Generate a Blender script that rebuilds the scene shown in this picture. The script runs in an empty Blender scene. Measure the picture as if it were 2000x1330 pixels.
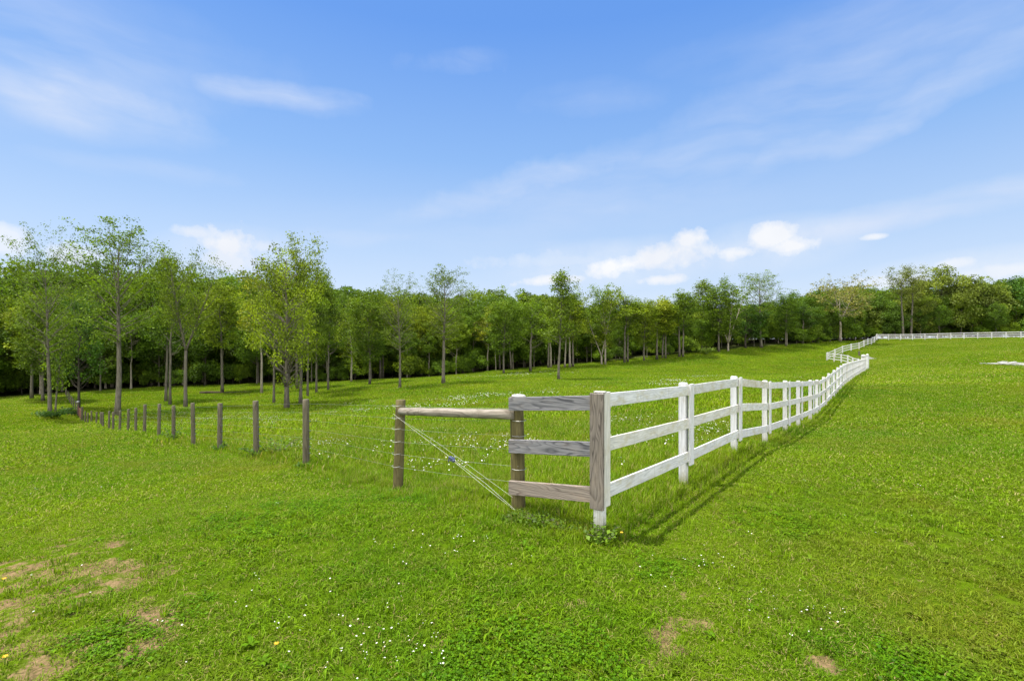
import bpy, math, random
import numpy as np
from mathutils import Vector, Matrix

random.seed(7)
C = bpy.data.collections.new("place"); bpy.context.scene.collection.children.link(C)
F = 944.4          # focal length of the photograph in its own pixels (17 mm on 36 mm)
HC = 2.02          # eye height above the ground at the fence corner
def at(px, y, d):  # where the sight line through a photo point is at depth d
    return Vector(((px - 1000) / F * d, d, HC - (y - 665) / F * d))

# ------------------------------------------------------------------ noise
def _hash(i, j, s):
    h = (i.astype(np.int64) * 374761393 + j.astype(np.int64) * 668265263 + s * 1442695041) & 0xffffffff
    h = ((h ^ (h >> 13)) * 1274126177) & 0xffffffff
    return ((h ^ (h >> 16)) & 0xffff) / 65535.0
def vnoise(x, y, s=0):
    i = np.floor(x); j = np.floor(y); u = x - i; v = y - j
    u = u*u*(3-2*u); v = v*v*(3-2*v)
    a = _hash(i, j, s); b = _hash(i+1, j, s); c = _hash(i, j+1, s); d = _hash(i+1, j+1, s)
    return (a*(1-u)+b*u)*(1-v) + (c*(1-u)+d*u)*v
def fbm(x, y, s=0, o=4):
    t = 0; a = .5; n = 0
    for k in range(o):
        t = t + a*vnoise(x*2**k + 17.3*k, y*2**k - 9.1*k, s+k); n += a; a *= .5
    return t/n
def sstep(a, b, x):
    t = np.clip((x-a)/(b-a), 0, 1); return t*t*(3-2*t)

# ------------------------------------------------------------------ terrain
# white board fence: (photo x of post, photo y of top, photo y of foot); depth grows evenly
WF = [(1166,768,1044),(1342,750,948),(1440,737,886),(1499,745,868),(1538,745,846),(1563,745,836),(1586,743.5,822),(1598.5,743,811),
      (1611.5,737,797),(1621,730,787),(1631,723.5,777),(1638,718.5,767),(1644,714.5,761),(1649,711.5,756)]
def wf_depth(i): return 5.09*(1+.385*i)
wf = []
for i, (px, yt, yb) in enumerate(WF):
    d = wf_depth(i); wf.append((at(px, yt, d), at(px, yb, d).z))
p13 = wf[13][0]
for k in range(14, 32):       # the rest of the run, to the gate
    t = (k-13)/18.0
    px = 1649 + (1691-1649)*(1-(1-t)**1.7); d = wf_depth(13) + (64-wf_depth(13))*t
    yt = 711.5 + (701-711.5)*(1-(1-t)**2); yb = 756 + (725-756)*(1-(1-t)**2.0)
    wf.append((at(px, yt, d), at(px, yb, d).z))
# wooden posts of the wire fence
WP = [598,501,429,378,339,310,282,265,250,234,221,213,202,197,188,179,171,166,161]
WPT = [780,783,788,787,792,789,790,797,799,802,805,803,805,805,806,807,806,806,806]
WPB = [910,891,880,866,862,850,845,847,845,844,843,835,834,831,830,832,829,827,824]
def wp_depth(i): return 10.2*(1+.206*i)
ctrl = []
def cp(px, y, d): ctrl.append(tuple(at(px, y, d)))
for i in (0,1,2,3,4,5,6,7,8,10,12,16,20,25,31): ctrl.append((wf[i][0].x, wf[i][0].y, wf[i][1]))
for i in range(0, 19, 2): cp(WP[i], WPB[i], wp_depth(i))
for a in [(776,962,7.5),(1013,1003,5.62),(0,1330,2.86),(1000,1330,2.87),(2000,1330,2.87),(500,1000,5.7),(0,1000,6.75),(0,850,25.5),(0,800,48),
          (2000,1000,5.7),(2000,900,8.15),(2000,750,27.5),(2000,713,46.5),(2000,680,78),(1984,661,104),(1715,665.5,118),(1850,663,111),
          (1800,700,63),(1800,675,95),(1673,718,72),(1655,711.5,78),(1636,708,84),(1616,704.5,91),(1682,682.5,103),(1706,672.5,114),
          (866,750,58),(1090,742,60),(780,758,57),(560,797,46),(228,815,41),(98,812,46),(362,796,50),(155,797,56),
          (0,777,68),(300,757,78),(500,750,83),(700,744,84),(850,736,86),(1000,723,88),(1200,706,94),(1400,687,100),(1535,676,106),(1640,667,115)]: cp(*a)
ctrl += [(-30,4,-1.4),(30,4,.25),(70,40,.9),(-85,60,-7),(-110,90,-7),(-60,110,-6),(0,125,-3.5),(50,140,1),(95,140,2.2),(150,125,3),(110,80,2.2),(0,-12,.1),(-25,-12,-.5),(25,-12,.2)]
P = np.array(ctrl); SC = 30.0
def _U(r2): return np.where(r2 > 1e-12, .5*r2*np.log(np.maximum(r2, 1e-12)), 0)
def _fit():
    X = P[:, :2]/SC; n = len(X)
    r2 = ((X[:, None]-X[None])**2).sum(-1)
    K = _U(r2) + np.eye(n)*2e-4
    A = np.zeros((n+3, n+3)); A[:n,:n] = K; A[:n,n] = 1; A[:n,n+1:] = X; A[n,:n] = 1; A[n+1:,:n] = X.T
    return X, np.linalg.solve(A, np.concatenate([P[:,2], np.zeros(3)]))
TX, TW = _fit()
def ground(x, y):
    x = np.atleast_1d(np.asarray(x, float)); y = np.atleast_1d(np.asarray(y, float)); sh = x.shape
    x = np.clip(x.ravel(), -115, 150)/SC; y = np.clip(y.ravel(), -12, 140)/SC
    out = np.empty_like(x)
    for k in range(0, len(x), 20000):
        a, b = x[k:k+20000], y[k:k+20000]
        r2 = (a[:,None]-TX[None,:,0])**2 + (b[:,None]-TX[None,:,1])**2
        out[k:k+20000] = _U(r2)@TW[:-3] + TW[-3] + TW[-2]*a + TW[-1]*b
    return out.reshape(sh)
def gz(x, y): return float(ground(x, y)[0])
DS = np.concatenate([np.arange(2, 30, .1), np.arange(30, 160, .25)])
def hit(px, y, dmin=2.0):     # where the sight line through a photo point meets the ground
    z = ground((px-1000)/F*DS, DS); ray = HC-(y-665)/F*DS
    ok = np.where((ray <= z) & (DS >= dmin))[0]
    d = DS[ok[0]] if len(ok) else 150.0
    x = (px-1000)/F*d
    return Vector((x, d, gz(x, d)))

# the wire fence line (x as a function of y) and the board fence line bound the meadow
wfx = np.array([w[0].x for w in wf]+[59.8,71.6,89.9,170]); wfy = np.array([w[0].y for w in wf]+[91.5,101,119,200])
wpp = [at(WP[i], WPB[i], wp_depth(i)) for i in range(19)]
wpx = np.array([-1.78-.0] + [p.x for p in wpp] + [-48, -62]); wpy = np.array([7.5] + [p.y for p in wpp] + [57, 69])
GC = Vector((-.03+.1, 5.66))   # round post beside the corner
lx = np.concatenate([[.89, .07], wpx]); ly = np.concatenate([[5.09, 5.62], wpy])
def meadow(x, y):     # signed distance-like: >0 inside the paddock
    left = x - np.interp(y, ly, lx)
    right = np.interp(y, wfy, wfx) - x
    m = np.minimum(left*.72, right*.78)
    return np.where(y < 5.0, -1.0, m)

# ------------------------------------------------------------------ mesh helpers
def mesh(name, V, Fs, smooth=False):
    me = bpy.data.meshes.new(name)
    me.from_pydata([tuple(v) for v in V], [], [tuple(f) for f in Fs])
    if smooth: me.polygons.foreach_set('use_smooth', [True]*len(me.polygons))
    me.update(); return me
def quads_mesh(name, V, n):   # V (N,n,3): N faces of n corners each
    N = len(V); me = bpy.data.meshes.new(name)
    me.vertices.add(N*n); me.vertices.foreach_set('co', V.reshape(-1).astype(np.float32))
    me.loops.add(N*n); me.loops.foreach_set('vertex_index', np.arange(N*n, dtype=np.int32))
    me.polygons.add(N); me.polygons.foreach_set('loop_start', np.arange(0, N*n, n, dtype=np.int32))
    me.update(calc_edges=True); return me
def link(name, me, mat=None, parent=None, loc=(0,0,0), rz=0):
    o = bpy.data.objects.new(name, me); C.objects.link(o)
    o.location = loc; o.rotation_euler = (0,0,rz)
    if parent is not None: o.parent = parent
    if mat is not None and me is not None and not me.materials: me.materials.append(mat)
    return o
def tag(o, label=None, cat=None, group=None, kind=None):
    if label: o['label'] = label
    if cat: o['category'] = cat
    if group: o['group'] = group
    if kind: o['kind'] = kind
    return o
def thing(name, label, cat, loc, rz=0, group=None):
    o = bpy.data.objects.new(name, None); C.objects.link(o); o.empty_display_size = .2
    o.location = loc; o.rotation_euler = (0,0,rz); return tag(o, label, cat, group)
class MB:
    def __init__(s): s.V = []; s.F = []
    def add(s, V, Fs):
        n = len(s.V); s.V += [tuple(v) for v in V]; s.F += [tuple(i+n for i in f) for f in Fs]
    def box(s, x0, x1, y0, y1, z0, z1, b=.004, shear=0, jit=0):
        # chamfered box along x, sheared in z by shear*x
        r = random.Random(int((x1*7+y1*13+z1*31)*1000))
        V = []; Fs = []
        nx = max(1, int(abs(x1-x0)/.35)) if jit else 1
        prof = [(y0+b,z0),(y1-b,z0),(y1,z0+b),(y1,z1-b),(y1-b,z1),(y0+b,z1),(y0,z1-b),(y0,z0+b)]
        ox = [(r.uniform(-jit,jit), r.uniform(-jit,jit)) for _ in range(nx+1)]
        for k in range(nx+1):
            x = x0+(x1-x0)*k/nx
            for (y, z) in prof: V.append((x, y+ox[k][0], z+shear*x+ox[k][1]))
        for k in range(nx):
            for j in range(8):
                a = k*8+j; c = k*8+(j+1)%8
                Fs.append((a, c, c+8, a+8))
        Fs.append(tuple(range(7,-1,-1))); Fs.append(tuple(nx*8+j for j in range(8)))
        s.add(V, Fs)
    def tube(s, pts, rad, n=8, cap=True):
        pts = [Vector(p) for p in pts]; V = []; Fs = []
        if not hasattr(rad, '__len__'): rad = [rad]*len(pts)
        up = None
        for k, p in enumerate(pts):
            t = (pts[min(k+1, len(pts)-1)] - pts[max(k-1, 0)]).normalized()
            if up is None: up = Vector((0,0,1)) if abs(t.z) < .9 else Vector((1,0,0))
            a = t.cross(up).normalized(); b = a.cross(t).normalized(); up = b
            for j in range(n):
                th = 2*math.pi*j/n
                V.append(p + (a*math.cos(th)+b*math.sin(th))*rad[k])
        for k in range(len(pts)-1):
            for j in range(n):
                Fs.append((k*n+j, k*n+(j+1)%n, (k+1)*n+(j+1)%n, (k+1)*n+j))
        if cap:
            Fs.append(tuple(range(n-1,-1,-1))); Fs.append(tuple((len(pts)-1)*n+j for j in range(n)))
        s.add(V, Fs)
    def make(s, name, mat, parent=None, loc=(0,0,0), rz=0, smooth=False):
        return link(name, mesh(name, s.V, s.F, smooth), mat, parent, loc, rz)

# ------------------------------------------------------------------ materials
def newmat(name):
    m = bpy.data.materials.new(name); m.use_nodes = True
    nt = m.node_tree; nt.nodes.clear()
    out = nt.nodes.new('ShaderNodeOutputMaterial'); return m, nt, out
class NT:
    def __init__(s, nt): s.nt = nt
    def n(s, typ, ins=None, **kw):
        nd = s.nt.nodes.new(typ)
        for k, v in kw.items(): setattr(nd, k, v)
        for k, v in (ins or {}).items():
            if hasattr(v, 'bl_idname') or isinstance(v, bpy.types.NodeSocket): s.nt.links.new(v, nd.inputs[k])
            else: nd.inputs[k].default_value = v
        return nd
    def math(s, op, a, b=0, c=0, clamp=False):
        nd = s.nt.nodes.new('ShaderNodeMath'); nd.operation = op; nd.use_clamp = clamp
        for i, v in enumerate((a, b, c)):
            if isinstance(v, bpy.types.NodeSocket): s.nt.links.new(v, nd.inputs[i])
            else: nd.inputs[i].default_value = v
        return nd.outputs[0]
    def noise(s, vec, scale, detail=4, rough=.55, out='Fac', dist=0):
        nd = s.n('ShaderNodeTexNoise', {'Scale': scale, 'Detail': detail, 'Roughness': rough, 'Distortion': dist})
        if vec is not None: s.nt.links.new(vec, nd.inputs['Vector'])
        return nd.outputs[out]
    def ramp(s, fac, stops):
        nd = s.nt.nodes.new('ShaderNodeValToRGB'); e = nd.color_ramp.elements
        while len(e) < len(stops): e.new(.5)
        for k, (p, c) in enumerate(stops):
            e[k].position = p; e[k].color = (c, c, c, 1) if not hasattr(c, '__len__') else tuple(c)+(1,)
        s.nt.links.new(fac, nd.inputs[0]); return nd.outputs[0]
    def mix(s, fac, a, b, typ='MIX'):
        nd = s.nt.nodes.new('ShaderNodeMix'); nd.data_type = 'RGBA'; nd.blend_type = typ
        for k, v in ((0, fac), (6, a), (7, b)):
            if isinstance(v, bpy.types.NodeSocket): s.nt.links.new(v, nd.inputs[k])
            elif k == 0: nd.inputs[0].default_value = v
            else: nd.inputs[k].default_value = tuple(v)+(1,) if len(v) == 3 else v
        return nd.outputs[2]
    def mapping(s, vec, scale=(1,1,1), loc=(0,0,0)):
        nd = s.n('ShaderNodeMapping', {'Scale': scale, 'Location': loc}); s.nt.links.new(vec, nd.inputs[0]); return nd.outputs[0]

def leaf_mat(name, use_obj_color=True, base=(.08,.15,.02), trans=.30, var=.66, hue=(1.14,1.05,.7)):
    m, nt, out = newmat(name); g = NT(nt)
    if use_obj_color: col = g.n('ShaderNodeObjectInfo').outputs['Color']
    else:
        info = g.n('ShaderNodeObjectInfo').outputs['Random']
        col = g.ramp(info, [(0, tuple(c*.7 for c in base)), (.5, base), (.8, (base[0]*1.25, base[1]*1.1, base[2])), (1, (base[0]*1.6, base[1]*1.25, base[2]*1.2))])
    tint = g.n('ShaderNodeAttribute', attribute_name='tint').outputs['Fac']
    k = g.ramp(tint, [(0, 1-var), (.5, 1), (1, 1+var)])
    col = g.mix(1, col, k, 'MULTIPLY')
    warm = g.ramp(tint, [(.55, 0), (1, .8)])
    col = g.mix(warm, col, g.mix(1, col, hue, 'MULTIPLY'))
    d = g.n('ShaderNodeBsdfDiffuse', {'Color': col})
    t = g.n('ShaderNodeBsdfTranslucent', {'Color': g.mix(1, col, (1.25, 1.2, .55), 'MULTIPLY')})
    mx = g.n('ShaderNodeMixShader', {0: trans, 1: d.outputs[0], 2: t.outputs[0]})
    gl = g.n('ShaderNodeBsdfGlossy', {'Color': (1,1,1,1), 'Roughness': .6})
    mx2 = g.n('ShaderNodeMixShader', {0: .014, 1: mx.outputs[0], 2: gl.outputs[0]})
    nt.links.new(mx2.outputs[0], out.inputs[0]); return m
def bark_mat(name, c1, c2, scale=6):
    m, nt, out = newmat(name); g = NT(nt)
    co = g.n('ShaderNodeTexCoord').outputs['Object']
    n1 = g.noise(g.mapping(co, (scale, scale, scale*.25)), 1.5, 5)
    n2 = g.noise(g.mapping(co, (1,1,.5)), 1.2, 3)
    col = g.mix(g.ramp(n1, [(.3, 0), (.7, 1)]), c1, c2)
    col = g.mix(g.ramp(n2, [(.55, 0), (.75, .5)]), col, tuple(c*.6 for c in c1))
    b = g.n('ShaderNodeBump', {'Strength': .6, 'Distance': .03, 'Height': n1})
    p = g.n('ShaderNodeBsdfDiffuse', {'Color': col, 'Normal': b.outputs[0]})
    nt.links.new(p.outputs[0], out.inputs[0]); return m

def wood_mat(name, light, dark, stain=None, stain_amt=0, axis=0, ring=1.0, knots=True, rough=.8, dirt=None, vary=False):
    """planks: grain runs along the piece's own long axis; cathedral figure from a tilted stretched log"""
    m, nt, out = newmat(name); g = NT(nt)
    co = g.n('ShaderNodeTexCoord').outputs['Object']
    rnd = g.n('ShaderNodeObjectInfo').outputs['Random']
    off = g.n('ShaderNodeCombineXYZ', {0: g.math('MULTIPLY', rnd, 37), 1: g.math('MULTIPLY', rnd, 11.3), 2: g.math('MULTIPLY', rnd, 5.7)}).outputs[0]
    v = g.n('ShaderNodeVectorMath', {0: co, 1: off}, operation='ADD').outputs[0]
    L = [1, 1, 1]; L[axis] = .17
    vs = g.mapping(v, tuple(L))
    warp = g.noise(vs, 5.5, 2, .5)
    sep = g.n('ShaderNodeSeparateXYZ', {0: v})
    ax = [o for k, o in enumerate(sep.outputs) if k != axis]
    cross = g.math('ADD', g.math('MULTIPLY', warp, .30), g.math('MULTIPLY', ax[1 if axis == 0 else 0], .35))
    rings = g.math('FRACT', g.math('MULTIPLY', cross, 62*ring))
    rg = g.ramp(rings, [(0, 0), (.55, .25), (.85, 1), (.96, .5), (1, 0)])
    Lf = [90, 90, 90]; Lf[axis] = 3.0
    fine = g.noise(g.mapping(v, tuple(Lf)), 1, 3, .6)
    pz = g.noise(g.mapping(v, (2, 6, 6) if axis == 0 else (6, 6, 2)), 1, 3)
    amt = g.math('MULTIPLY', rg, g.ramp(pz, [(.3, .35), (.65, 1)]))
    col = g.mix(amt, light, dark)
    col = g.mix(g.ramp(fine, [(.35, .45), (.6, 0)]), col, tuple(c*.55 for c in dark))
    if stain:
        st = g.noise(g.mapping(v, (3.5, 9, 9) if axis == 0 else (9, 9, 3.5)), 1.2, 5, .65)
        col = g.mix(g.math('MULTIPLY', g.ramp(st, [(.48, 0), (.72, 1)]), stain_amt), col, stain)
        dr = g.noise(g.mapping(v, (22, 22, 1.2) if axis == 0 else (30, 30, 2)), 1, 2, .5)
        col = g.mix(g.math('MULTIPLY', g.ramp(dr, [(.62, 0), (.78, 1)]), stain_amt*.7), col, tuple(c*.75 for c in stain))
    if dirt is not None:
        zo = g.n('ShaderNodeSeparateXYZ', {0: co}).outputs[2]
        dn = g.math('ADD', zo, g.math('MULTIPLY', g.noise(v, 14, 4, .65), -.30))
        col = g.mix(g.math('MULTIPLY', g.ramp(g.math('SUBTRACT', dn, dirt), [(-.0, .75), (.16, 0)]), 1), col, (.30,.29,.16))
    if vary: col = g.mix(1, col, g.ramp(rnd, [(0, (.86,.85,.80)), (.3, (1,1,1)), (.6, (.93,.93,.94)), (.85, (1,.99,.95)), (1, (.90,.86,.76))]), 'MULTIPLY')
    b = g.n('ShaderNodeBump', {'Strength': .35, 'Distance': .004, 'Height': g.math('ADD', fine, g.math('MULTIPLY', amt, -.6))})
    p = g.n('ShaderNodeBsdfPrincipled', {'Base Color': col, 'Roughness': rough, 'Normal': b.outputs[0]})
    p.inputs['Specular IOR Level'].default_value = .25
    nt.links.new(p.outputs[0], out.inputs[0]); return m

M_white = wood_mat('white_paint', (.70,.70,.695), (.50,.505,.51), (.46,.42,.27), .85, 0, .7, vary=True)
M_whitev = wood_mat('white_paint_upright', (.72,.72,.715), (.56,.56,.565), (.46,.41,.29), .55, 2, .5, dirt=-.08, vary=True)
M_batten = wood_mat('white_paint_batten', (.71,.71,.70), (.54,.54,.54), (.46,.42,.31), .6, 2, .5, vary=True)
M_grey = wood_mat('weathered_board', (.245,.238,.245), (.05,.05,.058), (.29,.245,.21), .45, 0, .9)
M_tan = wood_mat('weathered_tan_board', (.30,.25,.205), (.11,.085,.07), (.34,.24,.16), .5, 0, .8)
M_greyv = wood_mat('weathered_batten', (.235,.20,.165), (.065,.053,.045), (.28,.225,.17), .45, 2, .9)
M_post = wood_mat('treated_post', (.135,.112,.042), (.058,.047,.018), (.17,.15,.065), .5, 2, .5)
M_gpost = wood_mat('old_post', (.150,.128,.082), (.060,.050,.030), (.12,.115,.06), .6, 2, .6)
M_pole = wood_mat('grey_pole', (.33,.29,.235), (.14,.115,.085), (.15,.125,.085), .7, 0, .5)
def plain(name, c, rough=.6, metal=0):
    m, nt, out = newmat(name); g = NT(nt)
    co = g.n('ShaderNodeTexCoord').outputs['Object']
    n = g.noise(co, 9, 4)
    col = g.mix(g.ramp(n, [(.35, 0), (.7, .5)]), c, tuple(x*.6 for x in c))
    p = g.n('ShaderNodeBsdfPrincipled', {'Base Color': col, 'Roughness': rough, 'Metallic': metal})
    nt.links.new(p.outputs[0], out.inputs[0]); return m
M_wire = plain('galvanised_wire', (.38,.38,.34), .45, .3)
M_rope = plain('pale_cable', (.60,.59,.50), .6)
M_ratchet = plain('tensioner_steel', (.10,.12,.20), .4, .4)
M_red = plain('red_paint', (.16,.045,.03), .6)
M_conc = plain('pale_concrete', (.33,.32,.28), .9)
M_offwhite = plain('pale_board_paint', (.50,.49,.45), .6)
M_cap = plain('pale_cap', (.40,.385,.35), .8)
M_petal = plain('white_petal', (.70,.68,.58), .7)
M_yellow = plain('yellow_petal', (.75,.48,.02), .6)
M_log = bark_mat('dead_bark', (.10,.08,.055), (.05,.04,.03))
M_bark = bark_mat('grey_bark', (.185,.165,.125), (.085,.075,.055))
M_barkd = bark_mat('dark_bark', (.10,.085,.065), (.05,.045,.035))
M_barkp = bark_mat('pale_bark', (.36,.32,.24), (.21,.18,.13))
M_leaf = leaf_mat('tree_leaves')
M_forest = leaf_mat('forest_leaves', False, (.094,.172,.009), .36, .72)
M_ivy = leaf_mat('weed_leaves', True, trans=.3, var=.4)

# ------------------------------------------------------------------ ground
BARE = [(90,1150,1.4,.69),(160,1270,1.0,.66),(40,1105,.5,.95),(130,1052,.34,.9),(15,1112,.35,1.0),(95,1118,.3,.9),(180,1105,.25,.7),(140,1130,.25,.7),(50,1200,.5,.7),(110,1240,.4,.6),(300,1265,.22,.8),(270,1290,.2,.8),
        (230,1245,.3,.45),(580,1235,.14,.7),(1295,1240,.16,1.0),(1335,1225,.18,.95),(1265,1290,.13,1.0),(1330,1270,.14,1.0),(1380,1215,.2,.55),(1600,1295,.13,1.0),(1140,1190,.12,.8),
        (980,1040,.2,.6),(1220,1010,.16,.55),(1410,1145,.2,.4),(1720,1040,.4,.4),(1790,1135,.35,.35),(1330,1160,.2,.55),(240,855,1.6,.55),(345,875,.5,.5),(35,860,1.4,.4),(715,950,.25,.6),
        (1500,820,.8,.5),(1780,800,2.2,.45),(1650,770,2,.3),(1840,760,3,.4),(1640,720,4,.4),(1900,690,6,.25),(870,1245,.14,.7),(700,1230,.16,.4)]
BP = [(hit(a, b), r, k) for a, b, r, k in BARE]
def bare(x, y):
    t = np.zeros_like(x)
    wx = (fbm(x*2.2, y*2.2, 61, 3)-.5)*.9; wy = (fbm(x*2.2, y*2.2, 67, 3)-.5)*.9
    for p, r, k in BP:
        dx = (x-p.x+wx*min(r, 1.5)*2)/(r*1.2); dy = (y-p.y+wy*min(r, 1.5)*2)/(r*.7)
        t = np.maximum(t, k*sstep(1.25, .25, np.sqrt(dx*dx+dy*dy)))
    return np.clip(t*(-1.25+4.0*(.40*fbm(x*5, y*9, 71, 3)+.60*fbm(x*15, y*21, 73, 2))), 0, 1)
def axis(parts):
    a = [np.arange(s, e, st) for s, e, st in parts]; return np.concatenate(a)
def stretch(start, step, growth, end):
    out = [start]
    while out[-1] < end: step *= growth; out.append(out[-1]+step)
    return np.array(out)
gx = np.concatenate([-stretch(7, .09, 1.045, 900)[::-1], np.arange(-6.9, 6.95, .09), stretch(7, .09, 1.045, 900)])
gy = np.concatenate([-stretch(-1, .3, 1.25, 300)[::-1], np.arange(-.6, 9, .09), stretch(9.05, .09, 1.03, 1200)])
GX, GY = np.meshgrid(gx, gy)
GZ = ground(GX, GY)
near = np.exp(-((np.abs(GX)/14)**2+(GY/22)**2))
GZ = GZ + near*(.05*(fbm(GX*.8, GY*.8, 5)-.5)+.025*(fbm(GX*4, GY*4, 9)-.5)) - .012
ny, nx = GX.shape
V = np.stack([GX, GY, GZ], -1).reshape(-1, 3)
idx = np.arange(nx*ny).reshape(ny, nx)
Q = np.stack([idx[:-1,:-1], idx[:-1,1:], idx[1:,1:], idx[1:,:-1]], -1).reshape(-1, 4)
me = bpy.data.meshes.new('ground')
me.vertices.add(len(V)); me.vertices.foreach_set('co', V.reshape(-1).astype(np.float32))
me.loops.add(Q.size); me.loops.foreach_set('vertex_index', Q.reshape(-1).astype(np.int32))
me.polygons.add(len(Q)); me.polygons.foreach_set('loop_start', np.arange(0, Q.size, 4, dtype=np.int32))
me.polygons.foreach_set('use_smooth', np.ones(len(Q), bool)); me.update(calc_edges=True)
fx, fy = V[:,0], V[:,1]
# floor of the wood: leaf litter
EDGE = [(-420,800,60),(-150,788,62),(0,777,68),(300,757,78),(500,750,83),(700,744,85),(850,736,87),(1000,723,89),(1200,706,95),(1400,687,101),(1535,675,107),(1640,666,116),(1700,662,124),(1850,660,124),(2000,658,120),(2200,655,112),(2500,650,100)]
E = np.array([tuple(at(*e))[:2] for e in EDGE])
def wood_depth(x, y):    # >0 beyond the edge of the wood
    az = np.arctan2(x, np.maximum(y, .01)); r = np.hypot(x, y)
    ea = np.arctan2(E[:,0], E[:,1]); er = np.hypot(E[:,0], E[:,1])
    return r - np.interp(az, ea, er)
for nm, arr in (('bare', bare(fx, fy)), ('meadow', sstep(-.3, 1.2, meadow(fx, fy))), ('wood', sstep(-.5, 2.5, wood_depth(fx, fy)))):
    a = me.attributes.new(nm, 'FLOAT', 'POINT'); a.data.foreach_set('value', arr.astype(np.float32))
m, nt, out = newmat('turf'); g = NT(nt)
pos = g.n('ShaderNodeNewGeometry').outputs['Position']
n1 = g.noise(g.mapping(pos, (.11,.11,.11)), 1, 4); n2 = g.noise(g.mapping(pos, (.9,.9,.9)), 1, 5, .6); n3 = g.noise(g.mapping(pos, (9,9,9)), 1, 4, .7)
col = g.mix(g.ramp(n2, [(.3, 0), (.7, 1)]), (.045,.105,.003), (.090,.150,.004))
col = g.mix(g.ramp(n1, [(.35, .0), (.7, .75)]), col, (.105,.150,.005))
col = g.mix(g.ramp(n3, [(.3, .55), (.6, 0)]), col, (.050,.045,.012))
bA = g.n('ShaderNodeAttribute', attribute_name='bare').outputs['Fac']; wA = g.n('ShaderNodeAttribute', attribute_name='wood').outputs['Fac']
n5 = g.noise(g.mapping(pos, (38,38,38)), 1, 4, .75)
soil = g.mix(g.ramp(g.math('ADD', g.math('MULTIPLY', n3, .45), g.math('MULTIPLY', n5, .55)), [(.36, 0), (.62, 1)]), (.06,.045,.018), (.31,.195,.112))
bn = g.math('ADD', bA, g.math('ADD', g.math('MULTIPLY', g.math('SUBTRACT', n3, .5), 1.2), g.math('MULTIPLY', g.math('SUBTRACT', n5, .5), 1.1)))
col = g.mix(g.ramp(bn, [(.34, 0), (.60, .85)]), col, soil)
col = g.mix(wA, col, g.mix(n3, (.05,.045,.02), (.03,.05,.012)))
bp = g.n('ShaderNodeBump', {'Strength': .8, 'Distance': .05, 'Height': g.math('ADD', n3, g.math('MULTIPLY', n5, .4))})
d = g.n('ShaderNodeBsdfDiffuse', {'Color': col, 'Normal': bp.outputs[0]}); nt.links.new(d.outputs[0], out.inputs[0])
M_turf = m
tag(link('ground', me, M_turf), 'gently rolling green pasture ground with bare soil patches', None, None, 'structure')

# ------------------------------------------------------------------ grass
def grass_mat(name, ca, cb, dry=(.40,.34,.12), trans=.42):
    m, nt, out = newmat(name); g = NT(nt)
    pos = g.n('ShaderNodeNewGeometry').outputs['Position']
    n1 = g.noise(g.mapping(pos, (.13,.13,0)), 1, 4); n2 = g.noise(g.mapping(pos, (1.1,1.1,0)), 1, 4, .6)
    rnd = g.n('ShaderNodeObjectInfo').outputs['Random']
    tint = g.n('ShaderNodeAttribute', attribute_name='tint').outputs['Fac']
    f = g.math('ADD', g.math('MULTIPLY', g.math('SUBTRACT', n1, .2), 1.4), g.math('ADD', g.math('MULTIPLY', n2, .9), g.math('MULTIPLY', rnd, .18)))
    col = g.mix(g.ramp(g.math('MULTIPLY', f, .5), [(.30, 0), (.68, 1)]), ca, cb)
    col = g.mix(1, col, g.ramp(tint, [(0, .44), (.5, 1.0), (.9, 1.45), (1, 1.45)]), 'MULTIPLY')
    col = g.mix(g.ramp(tint, [(.90, 0), (.915, 1)]), col, dry)
    n3 = g.noise(g.mapping(pos, (.30,.30,0), (7.3,2.1,0)), 1, 5, .65); n4 = g.noise(g.mapping(pos, (4.5,4.5,0), (1.3,5.1,0)), 1, 3, .6)
    col = g.mix(g.math('MULTIPLY', g.ramp(n3, [(.52, 0), (.74, 1)]), .55), col, (.21,.195,.022))
    col = g.mix(g.math('MULTIPLY', g.ramp(n4, [(.56, 0), (.76, 1)]), .32), col, (.27,.27,.05))
    d = g.n('ShaderNodeBsdfDiffuse', {'Color': col})
    t = g.n('ShaderNodeBsdfTranslucent', {'Color': g.mix(1, col, (1.2, 1.15, .5), 'MULTIPLY')})
    mx = g.n('ShaderNodeMixShader', {0: trans, 1: d.outputs[0], 2: t.outputs[0]})
    gl = g.n('ShaderNodeBsdfGlossy', {'Color': (1,1,1,1), 'Roughness': .5})
    mx2 = g.n('ShaderNodeMixShader', {0: .005, 1: mx.outputs[0], 2: gl.outputs[0]})
    nt.links.new(mx2.outputs[0], out.inputs[0]); return m
M_lawn = grass_mat('lawn_blades', (.086,.198,.004), (.212,.298,.008))
M_mead = grass_mat('meadow_blades', (.094,.212,.004), (.222,.310,.008))
M_clov = grass_mat('clover_leaves', (.058,.165,.003), (.130,.235,.004), trans=.35)

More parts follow.
